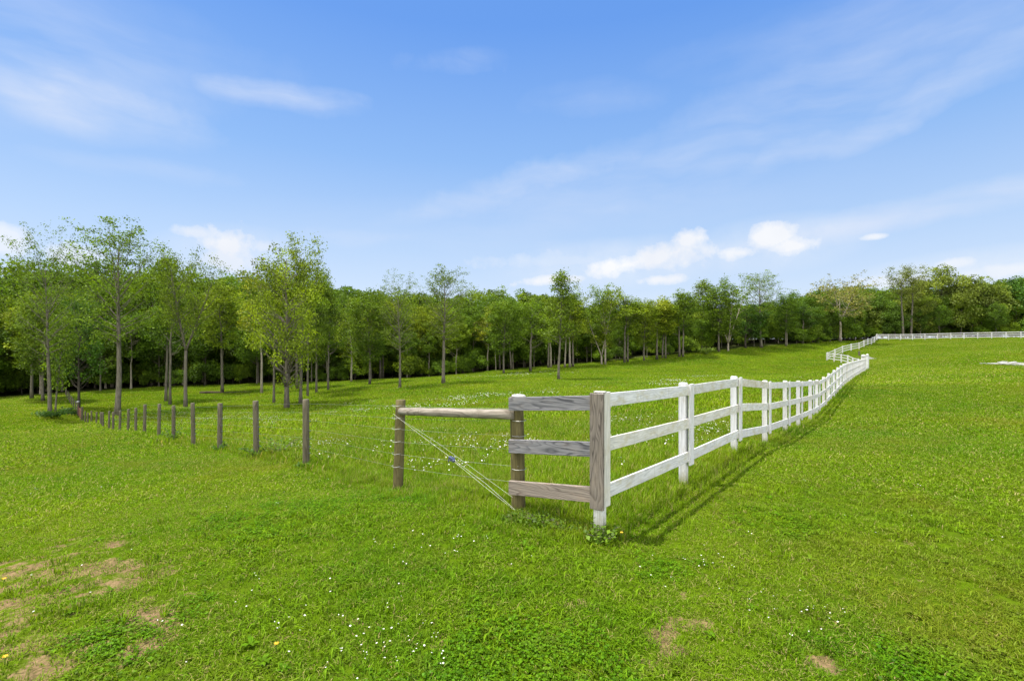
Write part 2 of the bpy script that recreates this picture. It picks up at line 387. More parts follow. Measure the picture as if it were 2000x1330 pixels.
def blades(rng, n, R, h0, h1, w, bend=.6, pw=.5):
    """n bent grass blades (two quads narrowing to a tip) in a disc"""
    r = R*rng.random(n)**pw; a = rng.random(n)*2*np.pi
    bx, by = r*np.cos(a), r*np.sin(a)
    h = h0+(h1-h0)*rng.random(n); ph = rng.random(n)*2*np.pi; lean = bend*h*rng.random(n)
    dx, dy = np.cos(ph), np.sin(ph); sx, sy = -dy, dx
    ww = w*(.6+.8*rng.random(n))
    def row(t, k, wk):
        cx = bx+dx*lean*k; cy = by+dy*lean*k; cz = h*t/(1+.25*bend)+.004
        return (np.stack([cx-sx*ww*wk, cy-sy*ww*wk, cz], -1), np.stack([cx+sx*ww*wk, cy+sy*ww*wk, cz], -1))
    a0, b0 = row(-.1, 0, .5); a1, b1 = row(.55, .4, .42); a2, b2 = row(1-.25*bend, 1, .08)
    q = np.concatenate([np.stack([a0,b0,b1,a1], 1), np.stack([a1,b1,b2,a2], 1)], 0)
    t = rng.random(n)
    return q, np.repeat(np.concatenate([t, t]), 4)
def with_tint(me, t):
    a = me.attributes.new('tint', 'FLOAT', 'POINT'); a.data.foreach_set('value', np.asarray(t, np.float32)); return me
def leaves(cen, size, rng, updir=.6, asp=.62):
    """diamond leaves at the given centres"""
    n = len(cen)
    nr = rng.normal(size=(n,3)); nr[:,2] += updir*1.6*np.sign(rng.random(n)-.15); nr /= np.linalg.norm(nr, axis=1)[:,None]
    t = rng.normal(size=(n,3)); t -= nr*(t*nr).sum(1)[:,None]; t /= np.linalg.norm(t, axis=1)[:,None]
    b = np.cross(nr, t); L = (size*(.65+.7*rng.random(n)))[:,None]
    fold = nr*L*.13
    return np.stack([cen-t*L*.5, cen+b*L*asp*.5+fold-t*L*.06, cen+t*L*.5, cen-b*L*asp*.5+fold-t*L*.06], 1)
store = bpy.data.collections.new('tuft_shapes')      # not linked to the scene: only drawn through the stuff objects
def proto(coll, name, me, mat):
    me.materials.append(mat) if not isinstance(mat, (list, tuple)) else [me.materials.append(x) for x in mat]
    o = bpy.data.objects.new(name, me); coll.objects.link(o); return o
def scatter_object(name, pts, rot, scl, idx, coll, label, cat):
    me = bpy.data.meshes.new(name); n = len(pts)
    me.vertices.add(n); me.vertices.foreach_set('co', np.asarray(pts, np.float32).reshape(-1))
    for nm, typ, arr in (('rot','FLOAT',rot),('scl','FLOAT',scl),('pick','INT',idx)):
        a = me.attributes.new(nm, typ, 'POINT'); a.data.foreach_set('value', np.asarray(arr, np.float32 if typ == 'FLOAT' else np.int32))
    o = link(name, me); tag(o, label, cat, None, 'stuff')
    ng = bpy.data.node_groups.new(name, 'GeometryNodeTree')
    ng.interface.new_socket('Geometry', in_out='INPUT', socket_type='NodeSocketGeometry'); ng.interface.new_socket('Geometry', in_out='OUTPUT', socket_type='NodeSocketGeometry')
    N = ng.nodes; gi = N.new('NodeGroupInput'); go = N.new('NodeGroupOutput')
    ip = N.new('GeometryNodeInstanceOnPoints'); ci = N.new('GeometryNodeCollectionInfo')
    ci.inputs['Collection'].default_value = coll; ci.inputs['Separate Children'].default_value = True; ci.inputs['Reset Children'].default_value = True
    ip.inputs['Pick Instance'].default_value = True
    def attr(nm, typ):
        a = N.new('GeometryNodeInputNamedAttribute'); a.data_type = typ; a.inputs[0].default_value = nm; return a.outputs[0]
    cx = N.new('ShaderNodeCombineXYZ'); L = ng.links
    L.new(attr('rot','FLOAT'), cx.inputs[2]); L.new(gi.outputs[0], ip.inputs['Points']); L.new(ci.outputs[0], ip.inputs['Instance'])
    L.new(attr('pick','INT'), ip.inputs['Instance Index']); L.new(cx.outputs[0], ip.inputs['Rotation']); L.new(attr('scl','FLOAT'), ip.inputs['Scale'])
    L.new(ip.outputs[0], go.inputs[0])
    md = o.modifiers.new('scatter', 'NODES'); md.node_group = ng
    return o
def coll_of(name): return bpy.data.collections.new(name)
rng = np.random.default_rng(11)
def sector(n_per_m2, r0, r1, amax=70, ymin=1.2):
    A = 2*math.radians(amax)/2*(r1*r1-r0*r0); n = int(A*n_per_m2)
    r = np.sqrt(r0*r0+(r1*r1-r0*r0)*rng.random(n)); a = math.radians(amax)*(2*rng.random(n)-1)
    return r*np.sin(a), r*np.cos(a)
def tuft(coll, name, n, R, h0, h1, w, mat, bend=.6, seedn=0):
    q, t = blades(np.random.default_rng(seedn), n, R, h0, h1, w, bend)
    proto(coll, name, with_tint(quads_mesh(name, q, 4), t), mat)
def clover(coll, name, n, R, h, s, mat, seedn):
    r = np.random.default_rng(seedn); c = np.zeros((n,3)); rr = R*np.sqrt(r.random(n)); a = r.random(n)*2*np.pi
    c[:,0] = rr*np.cos(a); c[:,1] = rr*np.sin(a); c[:,2] = h*(.35+.65*r.random(n))
    out = []
    for k in range(3):
        th = r.random(n)*.4+a+k*2.09; q = leaves(c+np.stack([np.cos(th)*s*.45, np.sin(th)*s*.45, 0*th], -1), s, r, 2.2, .85); out.append(q)
    q = np.concatenate(out, 0); proto(coll, name, with_tint(quads_mesh(name, q, 4), np.repeat(r.random(len(q))*.9, 4)), mat)
def spread(bands):
    """bands of tufts -> arrays"""
    return [np.concatenate(k) for k in zip(*bands)]
# lawn tufts
cl = coll_of('lawn_tufts')
for k in range(3): tuft(cl, 'a%d' % k, 46, .085, .012, .038, .0042, M_lawn, 1.5, k)              # 0-2 fine, near
for k in range(2): tuft(cl, 'b%d' % k, 36, .085, .018, .055, .0058, M_lawn, 1.3, 20+k)           # 3-4 lush, near
for k in range(2): clover(cl, 'c%d' % k, 24, .09, .03, .0135, M_clov, 40+k)                     # 5-6 clover
for k in range(3): tuft(cl, 'd%d' % k, 80, .20, .015, .048, .0085, M_lawn, 1.4, 60+k)              # 7-9 middle
for k in range(2): tuft(cl, 'e%d' % k, 100, .50, .02, .065, .02, M_lawn, 1.4, 80+k)               # 10-11 far
# meadow tufts
for k in range(3): tuft(cl, 'f%d' % k, 40, .14, .08, .24, .0055, M_mead, .7, 100+k)             # 12-14 near
for k in range(2): tuft(cl, 'g%d' % k, 70, .40, .10, .26, .013, M_mead, .7, 120+k)              # 15-16 middle
for k in range(2): tuft(cl, 'h%d' % k, 90, 1.0, .10, .26, .035, M_mead, .7, 140+k)              # 17-18 far
for k in range(2): tuft(cl, 'i%d' % k, 110, 1.0, .03, .09, .04, M_lawn, 1.4, 160+k)              # 19-20 far lawn
def rosette(coll, name, n, L, w, seedn):
    r = np.random.default_rng(seedn); out = []
    for k in range(n):
        a = k*2.4+r.random()*.5; l = L*(.6+.5*r.random()); up_ = .25+.4*r.random(); d = np.array((math.cos(a), math.sin(a), 0)); sd = np.array((-d[1], d[0], 0))*w*(.7+.5*r.random())
        p = [d*l*t+np.array((0, 0, l*up_*math.sin(t*2.4)+.006)) for t in (0, .45, .8, 1)]
        for (i, w0, w1) in ((0,.3,1),(1,1,.85),(2,.85,.05)): out.append(np.stack([p[i]-sd*w0, p[i]+sd*w0, p[i+1]+sd*w1, p[i+1]-sd*w1]))
    q = np.array(out); proto(coll, name, with_tint(quads_mesh(name, q, 4), np.repeat(.2+.6*r.random(len(q)), 4)), M_clov)
rosette(cl, 'j0', 9, .038, .007, 5); rosette(cl, 'j1', 11, .052, .009, 6)                       # 21-22 broad-leaved weeds
tuft(cl, 'k0', 14, .05, .06, .13, .0030, M_mead, .9, 180); tuft(cl, 'k1', 30, .06, .05, .10, .006, M_lawn, 1.0, 181)   # 23-24 stalks, coarse clump
def lawn_pts():
    X = []; Y = []; S = []; I = []
    def put(x, y, s, i): X.append(x); Y.append(y); S.append(s); I.append(i)
    for (dens, r0, r1, near_i, mid) in ((330, 1.9, 4.5, True, 0), (200, 4.5, 8.5, True, 0), (62, 8.0, 17, False, 7), (15, 16, 40, False, 10), (3.6, 38, 165, False, 19)):
        x, y = sector(dens, r0, r1)
        md = meadow(x, y); keep = (rng.random(len(x)) > bare(x, y)*.86) & (md < .25) & (wood_depth(x, y) < .5)
        x, y, md = x[keep], y[keep], md[keep]
        c = fbm(x*.7, y*.7, 31, 4); l = fbm(x*.5+9, y*.5, 37, 3); u = rng.random(len(x))
        if near_i:
            i = np.where(u < sstep(.52, .72, c)*.45, rng.integers(5, 7, len(x)), np.where(u > 1.02-sstep(.4, .65, l)*.6, rng.integers(3, 5, len(x)), rng.integers(0, 3, len(x))))
            s = (.7+.6*rng.random(len(x)))*(.75+.6*fbm(x*1.3, y*1.3, 43, 3))*(1+.5*sstep(.7, 0, np.abs(md)))
        else:
            i = rng.integers(mid, mid+(3 if mid == 7 else 2), len(x)); s = (.7+.6*rng.random(len(x)))*(.8+.5*fbm(x*.5, y*.5, 43, 3))
        put(x, y, s, i)
    for (dens, r0, r1, base, k) in ((150, 5, 10.5, 12, 3), (26, 10, 22, 15, 2), (5.0, 21, 55, 17, 2), (2.0, 54, 150, 17, 2)):
        x, y = sector(dens, r0, r1)
        keep = (meadow(x, y) > .05) & (rng.random(len(x)) > bare(x, y)*.8) & (wood_depth(x, y) < .8)
        x, y = x[keep], y[keep]
        put(x, y, (.6+.6*rng.random(len(x)))*(.55+.75*fbm(x*.35, y*.35, 47, 4)), rng.integers(base, base+k, len(x)))
    for (dens, r0, r1) in ((11, 1.9, 7), (4, 7, 14), (1.2, 14, 30)):
        x, y = sector(dens, r0, r1); c = fbm(x*.9, y*.9, 91, 3); keep = (meadow(x, y) < .1) & (c > .42); x, y = x[keep], y[keep]
        put(x, y, .55+.75*rng.random(len(x)), rng.choice([21, 22, 23, 23, 24, 24, 24, 24], len(x)))
    # longer unmown grass along both fence lines
    def along(p, q, n, w, s0, s1):
        t = rng.random(n); o = rng.normal(size=n)*w; d = Vector((q[0]-p[0], q[1]-p[1])).normalized()
        x = p[0]+(q[0]-p[0])*t-d.y*o; y = p[1]+(q[1]-p[1])*t+d.x*o
        put(x, y, s0+(s1-s0)*rng.random(n), rng.integers(12, 15, n))
    for i in range(8): along(wf[i][0], wf[i+1][0], 130, .16, .45, .95)
    for i in range(8, 20): along(wf[i][0], wf[i+1][0], 50, .2, .6, 1.1)
    along((.89,5.09), (.07,5.62), 170, .22, .35, .75); along((.07,5.62), (-1.78,7.5), 260, .25, .45, .95); along((-1.78,7.5), wpp[0], 220, .2, .4, .8)
    for i in range(17): along(wpp[i], wpp[i+1], 45, .2, .4, .9)
    x, y, s, i = (np.concatenate(k) for k in (X, Y, S, I))
    z = ground(x, y) + np.exp(-((np.abs(x)/14)**2+(y/22)**2))*(.05*(fbm(x*.8, y*.8, 5)-.5)) - .01
    return np.stack([x, y, z], -1), s, i
pts, scl, pick = lawn_pts()
print('grass tufts', len(pts))
scatter_object('grass', pts, rng.random(len(pts))*6.283, scl, pick, cl, 'short bright green mown grass and longer meadow grass covering the pasture', 'grass')

# white meadow daisies, clover heads in the lawn
fl = coll_of('flower_shapes')
def flower(name, n, R, h0, h1, s, seedn):
    r = np.random.default_rng(seedn); mb = MB()
    stem = MB()
    for k in range(n):
        a = r.random()*6.28; rr = R*math.sqrt(r.random()); x, y, z = rr*math.cos(a), rr*math.sin(a), h0+(h1-h0)*r.random()
        ss = s*(.7+.6*r.random()); tx, ty = r.normal()*.25, r.normal()*.25
        ring = [(x+ss*math.cos(t)*(1 if j % 2 else .82), y+ss*math.sin(t)*(1 if j % 2 else .82), z+tx*ss*math.cos(t)+ty*ss*math.sin(t)) for j, t in enumerate(np.linspace(0, 2*math.pi, 10, endpoint=False))]
        mb.add(ring+[(x, y, z+ss*.35)], [(j, (j+1) % 10, 10) for j in range(10)])
        mb.add([(x-.002, y, 0), (x+.002, y, 0), (x+.001, y, z), (x-.001, y, z)], [(0,1,2,3)])
    me = mesh(name, mb.V, mb.F); mats = [M_petal, M_mead]; proto(fl, name, me, mats)
    for p in me.polygons: p.material_index = 1 if len(p.vertices) == 4 else 0
flower('p0', 1, .001, .03, .05, .0052, 1); flower('p1', 2, .07, .02, .045, .005, 2)      # clover heads
flower('q0', 7, .28, .14, .30, .0115, 3); flower('q1', 12, .35, .14, .30, .0115, 4)        # meadow daisies
flower('r0', 10, .8, .2, .34, .024, 5)                                                    # far drifts
def flower_pts():
    X = []; Y = []; I = []
    for (dens, r0, r1) in ((1.8, 1.9, 6), (.9, 6, 12)):
        x, y = sector(dens, r0, r1); k = (meadow(x, y) < 0) & (fbm(x*.8, y*.8, 81, 3) > .47); X.append(x[k]); Y.append(y[k]); I.append(rng.integers(0, 2, k.sum()))
    for (px, py, rr, n) in ((740,1265,.45,16),(760,1300,.35,12),(700,1250,.4,8),(1350,1110,.5,14),(1550,1210,.4,16),(560,1190,.6,16),(850,1080,.6,14)):
        p = hit(px, py); X.append(p.x+rng.normal(size=n)*rr*.5); Y.append(p.y+rng.normal(size=n)*rr*.4); I.append(rng.integers(0, 2, n))
    D = [(640,878,.9,6),(612,880,.6,3),(690,895,.8,2),(750,890,.5,1),(850,850,.9,3),(900,870,1.0,4),(940,885,.7,3),(890,890,.4,2),(1215,800,.8,5),(1240,830,.9,5),(1290,830,1.0,5),(1385,855,.5,7),(1410,840,.8,4),
         (1230,880,.7,3),(1350,880,.5,3),(400,824,1.6,16),(430,823,2.2,22),(470,824,2.5,14),(520,823,2.5,10),(345,815,1.2,10),(330,822,1.8,10),(260,824,2.2,12),(225,826,1.5,8),(590,830,2.0,6),(680,808,1.5,14),(640,800,1.5,5),(575,828,2,8),(870,925,.6,5),(1000,880,.8,4)]
    for (px, py, rr, n) in D:
        p = hit(px, py); X.append(p.x+rng.normal(size=n)*rr*.8); Y.append(p.y+rng.normal(size=n)*rr*.5); I.append(rng.integers(2, 4, n))
    for (px, py, rr, n) in ((880,785,3,16),(930,780,3,10),(990,775,3,10),(870,797,2,10),(1000,735,4,14),(1030,731,4,14),(960,737,3,8),(1100,765,3,5),(1330,748,2.5,14),(1370,738,3,12),(1290,755,2,8),(790,800,2,8)):
        p = hit(px, py); X.append(p.x+rng.normal(size=n)*rr*.8); Y.append(p.y+rng.normal(size=n)*rr*.4); I.append(np.full(n, 4))
    x, y = sector(.06, 8, 60); k = (meadow(x, y) > .3) & (fbm(x*.22, y*.22, 83, 3) > .5) & (wood_depth(x, y) < -4); X.append(x[k]); Y.append(y[k]); I.append(rng.integers(2, 4, k.sum()))
    x, y, i = (np.concatenate(k) for k in (X, Y, I)); return np.stack([x, y, ground(x, y)], -1), i
pts, pick = flower_pts()
scatter_object('wildflowers', pts, rng.random(len(pts))*6.283, .75+.5*rng.random(len(pts)), pick, fl, 'small white daisies and clover heads scattered through the grass', 'wildflowers')

# ------------------------------------------------------------------ trees
def unit(v): return v/np.linalg.norm(v)
def gen_tree(seed, H=15, base=.42, R=.2, nprim=30, dens=1.0, leaf=.22, prof='oval', tr=.0135, lean=0, fork=None, up=(25, 65), clump=.34, secs=6, skirts=False, airy=0, wob=.012):
    """returns (wood MB, leaf quads, tint): a tapered trunk, ascending limbs with side branches, leaves gathered round the branch ends"""
    r = np.random.default_rng(seed); wood = MB(); cen = []; shade = []
    def curve(p0, az, el, L, n, curl=.35, w=.06):
        pts = [p0]; d = np.array([math.cos(az)*math.cos(el), math.sin(az)*math.cos(el), math.sin(el)])
        for k in range(n):
            d = unit(d + np.array([0,0,curl/n]) + r.normal(size=3)*w); pts.append(pts[-1]+d*L/n)
        return pts
    stems = []
    def stem(p0, d0, L, r0, n=12):
        pts = [np.array(p0, float)]; d = np.array(d0, float)
        for k in range(n):
            d = unit(d+np.append(r.normal(size=2)*wob, 0)+np.array([0,0,.02])); pts.append(pts[-1]+d*L/n)
        rad = [r0*(1-.93*(k/n))**.8 for k in range(n+1)]; return pts, rad
    if fork:
        hf = fork*H; pts, rad = stem((0,0,0), (math.sin(lean),0,math.cos(lean)), hf, H*tr, 5); rad = [H*tr*(1-.25*k/5) for k in range(6)]
        rad[0] *= 1.3; wood.tube(pts, rad, 9); top = pts[-1]
        for a, sp in ((.2, .42), (2.9, .30), (4.4, .36)):
            p, q = stem(top, (math.sin(sp)*math.cos(a), math.sin(sp)*math.sin(a), math.cos(sp)), (H-hf)*(.98-.12*r.random()), H*tr*.62, 10)
            wood.tube(p, q, 7); stems.append((p, q, hf, .12, max(3, nprim//3)))
    else:
        pts, rad = stem((0,0,0), (math.sin(lean),0,math.cos(lean)), H*.97, H*tr, 14); rad[0] *= 1.3
        wood.tube(pts, rad, 9); stems.append((pts, rad, 0, base, nprim))
    az = r.random()*6.28
    for pts, rad, z0, b0, np_ in stems:
        n = len(pts)-1
        for k in range(np_):
            u = (k+r.random()*.8)/np_; t = b0+(1-b0)*u*.985
            f = t*n; i = min(int(f), n-1); p = pts[i]+(pts[i+1]-pts[i])*(f-i)
            hrel = (p[2]/H-base)/(1-base); hrel = min(max(hrel, 0), 1)
            if prof == 'oval': w = math.sin(math.pi*min(.12+.86*hrel, 1))**.7*(1-.25*hrel)
            elif prof == 'cone': w = (1-hrel)**.75*.95+.1
            elif prof == 'vase': w = .45+.75*math.sin(math.pi*min(.15+.7*hrel, 1))
            else: w = math.sqrt(max(0, 1-(2*hrel*.92-.86)**2))+.08
            if hrel > .9: w = max(w*.8, .22)
            L = H*R*w*(.7+.5*r.random()); az += 2.4+r.normal()*.35
            el = math.radians(up[0]+(up[1]-up[0])*hrel+r.normal()*7)
            L /= max(.45, math.cos(el)); L = min(L, H*R*1.5)
            pp = curve(p, az, el, L, 5); rr = max(.012, rad[i]*.42)
            wood.tube(pp, [rr*(1-.85*j/5) for j in range(6)], 5, False)
            ns = max(3, int(secs*(.6+.4*L/(H*R))))
            for j in range(ns):
                v = .25+.75*(j+r.random())/ns; f2 = v*5; i2 = min(int(f2), 4); q = pp[i2]+(pp[i2+1]-pp[i2])*(f2-i2)
                L2 = L*(.22+.28*r.random())*(1.15-.5*v)+.25
                sp = curve(q, az+(1 if j % 2 else -1)*(.6+.6*r.random()), el*.6+r.normal()*.35, L2, 3, .3, .1)
                wood.tube(sp, [rr*.3, rr*.22, rr*.15, .004], 3, False)
                if r.random() < airy: continue
                for c in (sp[1], sp[2], sp[3], sp[3]):
                    m = max(1, int(dens*r.gamma(2.2, 3.6)))
                    cen.append(c+r.normal(size=(m,3))*np.array([clump, clump, clump*.55])*(.6+.7*r.random())); shade += [.25+.5*r.random()]*m
    cen = np.concatenate(cen, 0); cen[:,2] = np.maximum(cen[:,2], .3)
    q = leaves(cen, leaf, r, .5); tint = np.clip(np.array(shade)+r.normal(size=len(cen))*.2, 0, 1)
    return wood, q, np.repeat(tint, 4)
def gen_dome(seed, H=15, base=.2, R=5, rz=None, lobes=60, lr=1.1, per=130, leaf=.36, tr=.014, flat=.75, hollow=.35, bottom=-.75, irr=.25):
    """a full crown: rounded sprays of leaves on limb ends, spread over and through a dome, with hollows between them"""
    r = np.random.default_rng(seed); wood = MB(); cen = []; shade = []
    A1 = unit(r.normal(size=3)); A2 = unit(r.normal(size=3)*np.array((1,1,.6)))
    zc = H*(base+1)/2; rz = H*(1-base)/2
    tp = [np.array((0.,0.,0.))]
    for k in range(9): tp.append(np.array((r.normal()*.12*k/4, r.normal()*.12*k/4, H*.85*(k+1)/9)))
    wood.tube(tp, [H*tr*(1.25 if k == 0 else 1)*(1-.9*k/9) for k in range(10)], 8)
    for k in range(lobes):
        while True:
            v = r.normal(size=3); v /= np.linalg.norm(v)
            if v[2] > bottom: break
        q = hollow+(1-hollow)*r.random()**.45; bump = (.86+.28*r.random())*(1+irr*(max((v*A1).sum(), 0)**2-.25)-irr*.7*max((v*A2).sum(), 0)**3)
        c = np.array((v[0]*R*q*bump, v[1]*R*q*bump, zc+v[2]*rz*q*bump*.95))
        zt = min(max(c[2]-(.45+.35*r.random())*math.hypot(c[0], c[1]), H*(.10+.5*base)), H*.83); f_ = zt/(H*.85)*9; i = min(int(f_), 8); a = tp[i]+(tp[i+1]-tp[i])*(f_-i)
        hl = H*tr*.30*(1-.75*zt/H); m1 = a+(c-a)*.33+r.normal(size=3)*.12+np.array((0,0,-.12)); m2 = a+(c-a)*.68+r.normal(size=3)*.15+np.array((0,0,-.05)); wood.tube([a, m1, m2, c], [hl, hl*.7, hl*.4, .008], 5, False)
        L = lr*(.65+.7*r.random()); n = int(per*(L/lr)**2)
        d = r.normal(size=(n,3)); d /= np.linalg.norm(d, axis=1)[:,None]; rad = (.45+.55*r.random(n)**.5)[:,None]
        p = c+d*rad*L*np.array((1,1,flat))+r.normal(size=(n,3))*.1
        cen.append(p); shade += list(np.clip(.5+.22*r.normal()+.12*d[:,2]*0, 0, 1)+np.zeros(n))
    cen = np.concatenate(cen, 0); cen[:,2] = np.maximum(cen[:,2], .2)
    q = leaves(cen, leaf, r, .5); t = np.clip(np.array(shade)+r.normal(size=len(cen))*.14, 0, 1)
    return wood, q, np.repeat(t, 4)
PROTO = {}
def tree_proto(key, bark, **kw):
    w, q, t = gen_dome(**kw) if 'lobes' in kw else gen_tree(**kw)
    wm = mesh('trunk', w.V, w.F, True); wm.materials.append(bark); lm = with_tint(quads_mesh('crown', q, 4), t); lm.materials.append(M_leaf)
    c = q.mean(1); PROTO[key] = (wm, lm, float(np.percentile(c[:,2], 99.4))+.1, float(np.percentile(np.hypot(c[:,0], c[:,1]), 95))); return len(q), [round(v, 1) for v in PROTO[key][2:]]
cnt = {}
cnt['airy1'] = tree_proto('airy1', M_bark, seed=3, H=16, base=.43, R=.21, nprim=46, dens=1.25, leaf=.165, prof='oval', airy=.22, up=(18,66), clump=.26)
cnt['airy2'] = tree_proto('airy2', M_bark, seed=4, H=16, base=.40, R=.20, nprim=40, dens=1.2, leaf=.165, prof='vase', airy=.26, up=(22,68), lean=-.04, clump=.26)
cnt['broad'] = tree_proto('broad', M_bark, seed=5, H=14, base=.06, R=4.3, lobes=105, lr=.80, per=85, leaf=.19, tr=.019, hollow=.25, bottom=-.85, irr=.35)
cnt['fork'] = tree_proto('fork', M_bark, seed=6, H=15, base=.38, R=.21, nprim=44, dens=1.4, leaf=.175, airy=.12, fork=.40, tr=.0155, up=(20,60))
cnt['slim1'] = tree_proto('slim1', M_bark, seed=7, H=14, base=.46, R=.14, nprim=34, dens=1.25, leaf=.21, prof='oval', tr=.0105, airy=.15)
cnt['slim2'] = tree_proto('slim2', M_bark, seed=8, H=14, base=.34, R=.13, nprim=36, dens=1.2, leaf=.21, prof='cone', tr=.0105, airy=.2, lean=.02)
cnt['slim3'] = tree_proto('slim3', M_barkp, seed=9, H=14, base=.40, R=.15, nprim=32, dens=1.25, leaf=.21, prof='vase', tr=.0105, airy=.15, lean=.05)
cnt['oval1'] = tree_proto('oval1', M_bark, seed=10, H=14, base=.32, R=2.7, lobes=48, lr=.78, per=72, leaf=.23, tr=.0115, hollow=.2, irr=.4)
cnt['oval2'] = tree_proto('oval2', M_bark, seed=11, H=14, base=.30, R=.19, nprim=44, dens=1.5, leaf=.23, prof='round', tr=.0115, lean=-.02)
cnt['oval3'] = tree_proto('oval3', M_barkp, seed=12, H=14, base=.38, R=3.0, lobes=44, lr=.85, per=70, leaf=.24, tr=.0115, hollow=.25, irr=.5)
cnt['dark'] = tree_proto('dark', M_barkd, seed=13, H=11, base=.12, R=3.0, lobes=62, lr=.75, per=85, leaf=.22, tr=.015, hollow=.25, irr=.4, bottom=-.9)
cnt['tall'] = tree_proto('tall', M_bark, seed=14, H=17, base=.62, R=.13, nprim=22, dens=1.2, leaf=.22, prof='vase', tr=.012, airy=.3)
cnt['syc'] = tree_proto('syc', M_barkp, seed=15, H=15, base=.30, R=.30, nprim=40, dens=.75, leaf=.30, prof='round', fork=.38, tr=.016, up=(5,55), airy=.1)
cnt['vee'] = tree_proto('vee', M_barkp, seed=16, H=14, base=.4, R=.2, nprim=40, dens=.9, leaf=.29, fork=.12, tr=.0155, airy=.1)
cnt['mass'] = tree_proto('mass', M_barkd, seed=17, H=16, base=.0, R=7.5, lobes=130, lr=1.5, per=120, leaf=.42, tr=.012, hollow=.45)
cnt['sap'] = tree_proto('sap', M_bark, seed=18, H=8, base=.25, R=.16, nprim=24, dens=.7, leaf=.22, tr=.013, lean=.12)
print(cnt)
G1 = (.128,.196,.009); G2 = (.166,.232,.009); G3 = (.096,.170,.009); G4 = (.050,.110,.008); G5 = (.215,.262,.018); TAN = (.250,.235,.050); OLV = (.150,.190,.026)
def plant(key, px, yb, yt, hw, col, label, name='tree', group='trees standing in the meadow', rz=None, d=None):
    p = hit(px, yb) if d is None else Vector(((px-1000)/F*d, d, gz((px-1000)/F*d, d)))
    wm, lm, H, R = PROTO[key]
    h = HC-(yt-665)/F*p.y-p.z
    s = h/H; sw = (hw/F*p.y)/R if hw else s
    sw = min(max(sw, s*.62), s*1.5)
    o = thing(name, label, 'tree', p, random.random()*6.28 if rz is None else rz, group)
    o.scale = (sw, sw, s)
    a = link('trunk', wm, None, o); b = link('crown', lm, None, o)
    j = random.uniform(.88, 1.12); b.color = (col[0]*j*random.uniform(.93,1.08), col[1]*j, col[2], 1)
    return o
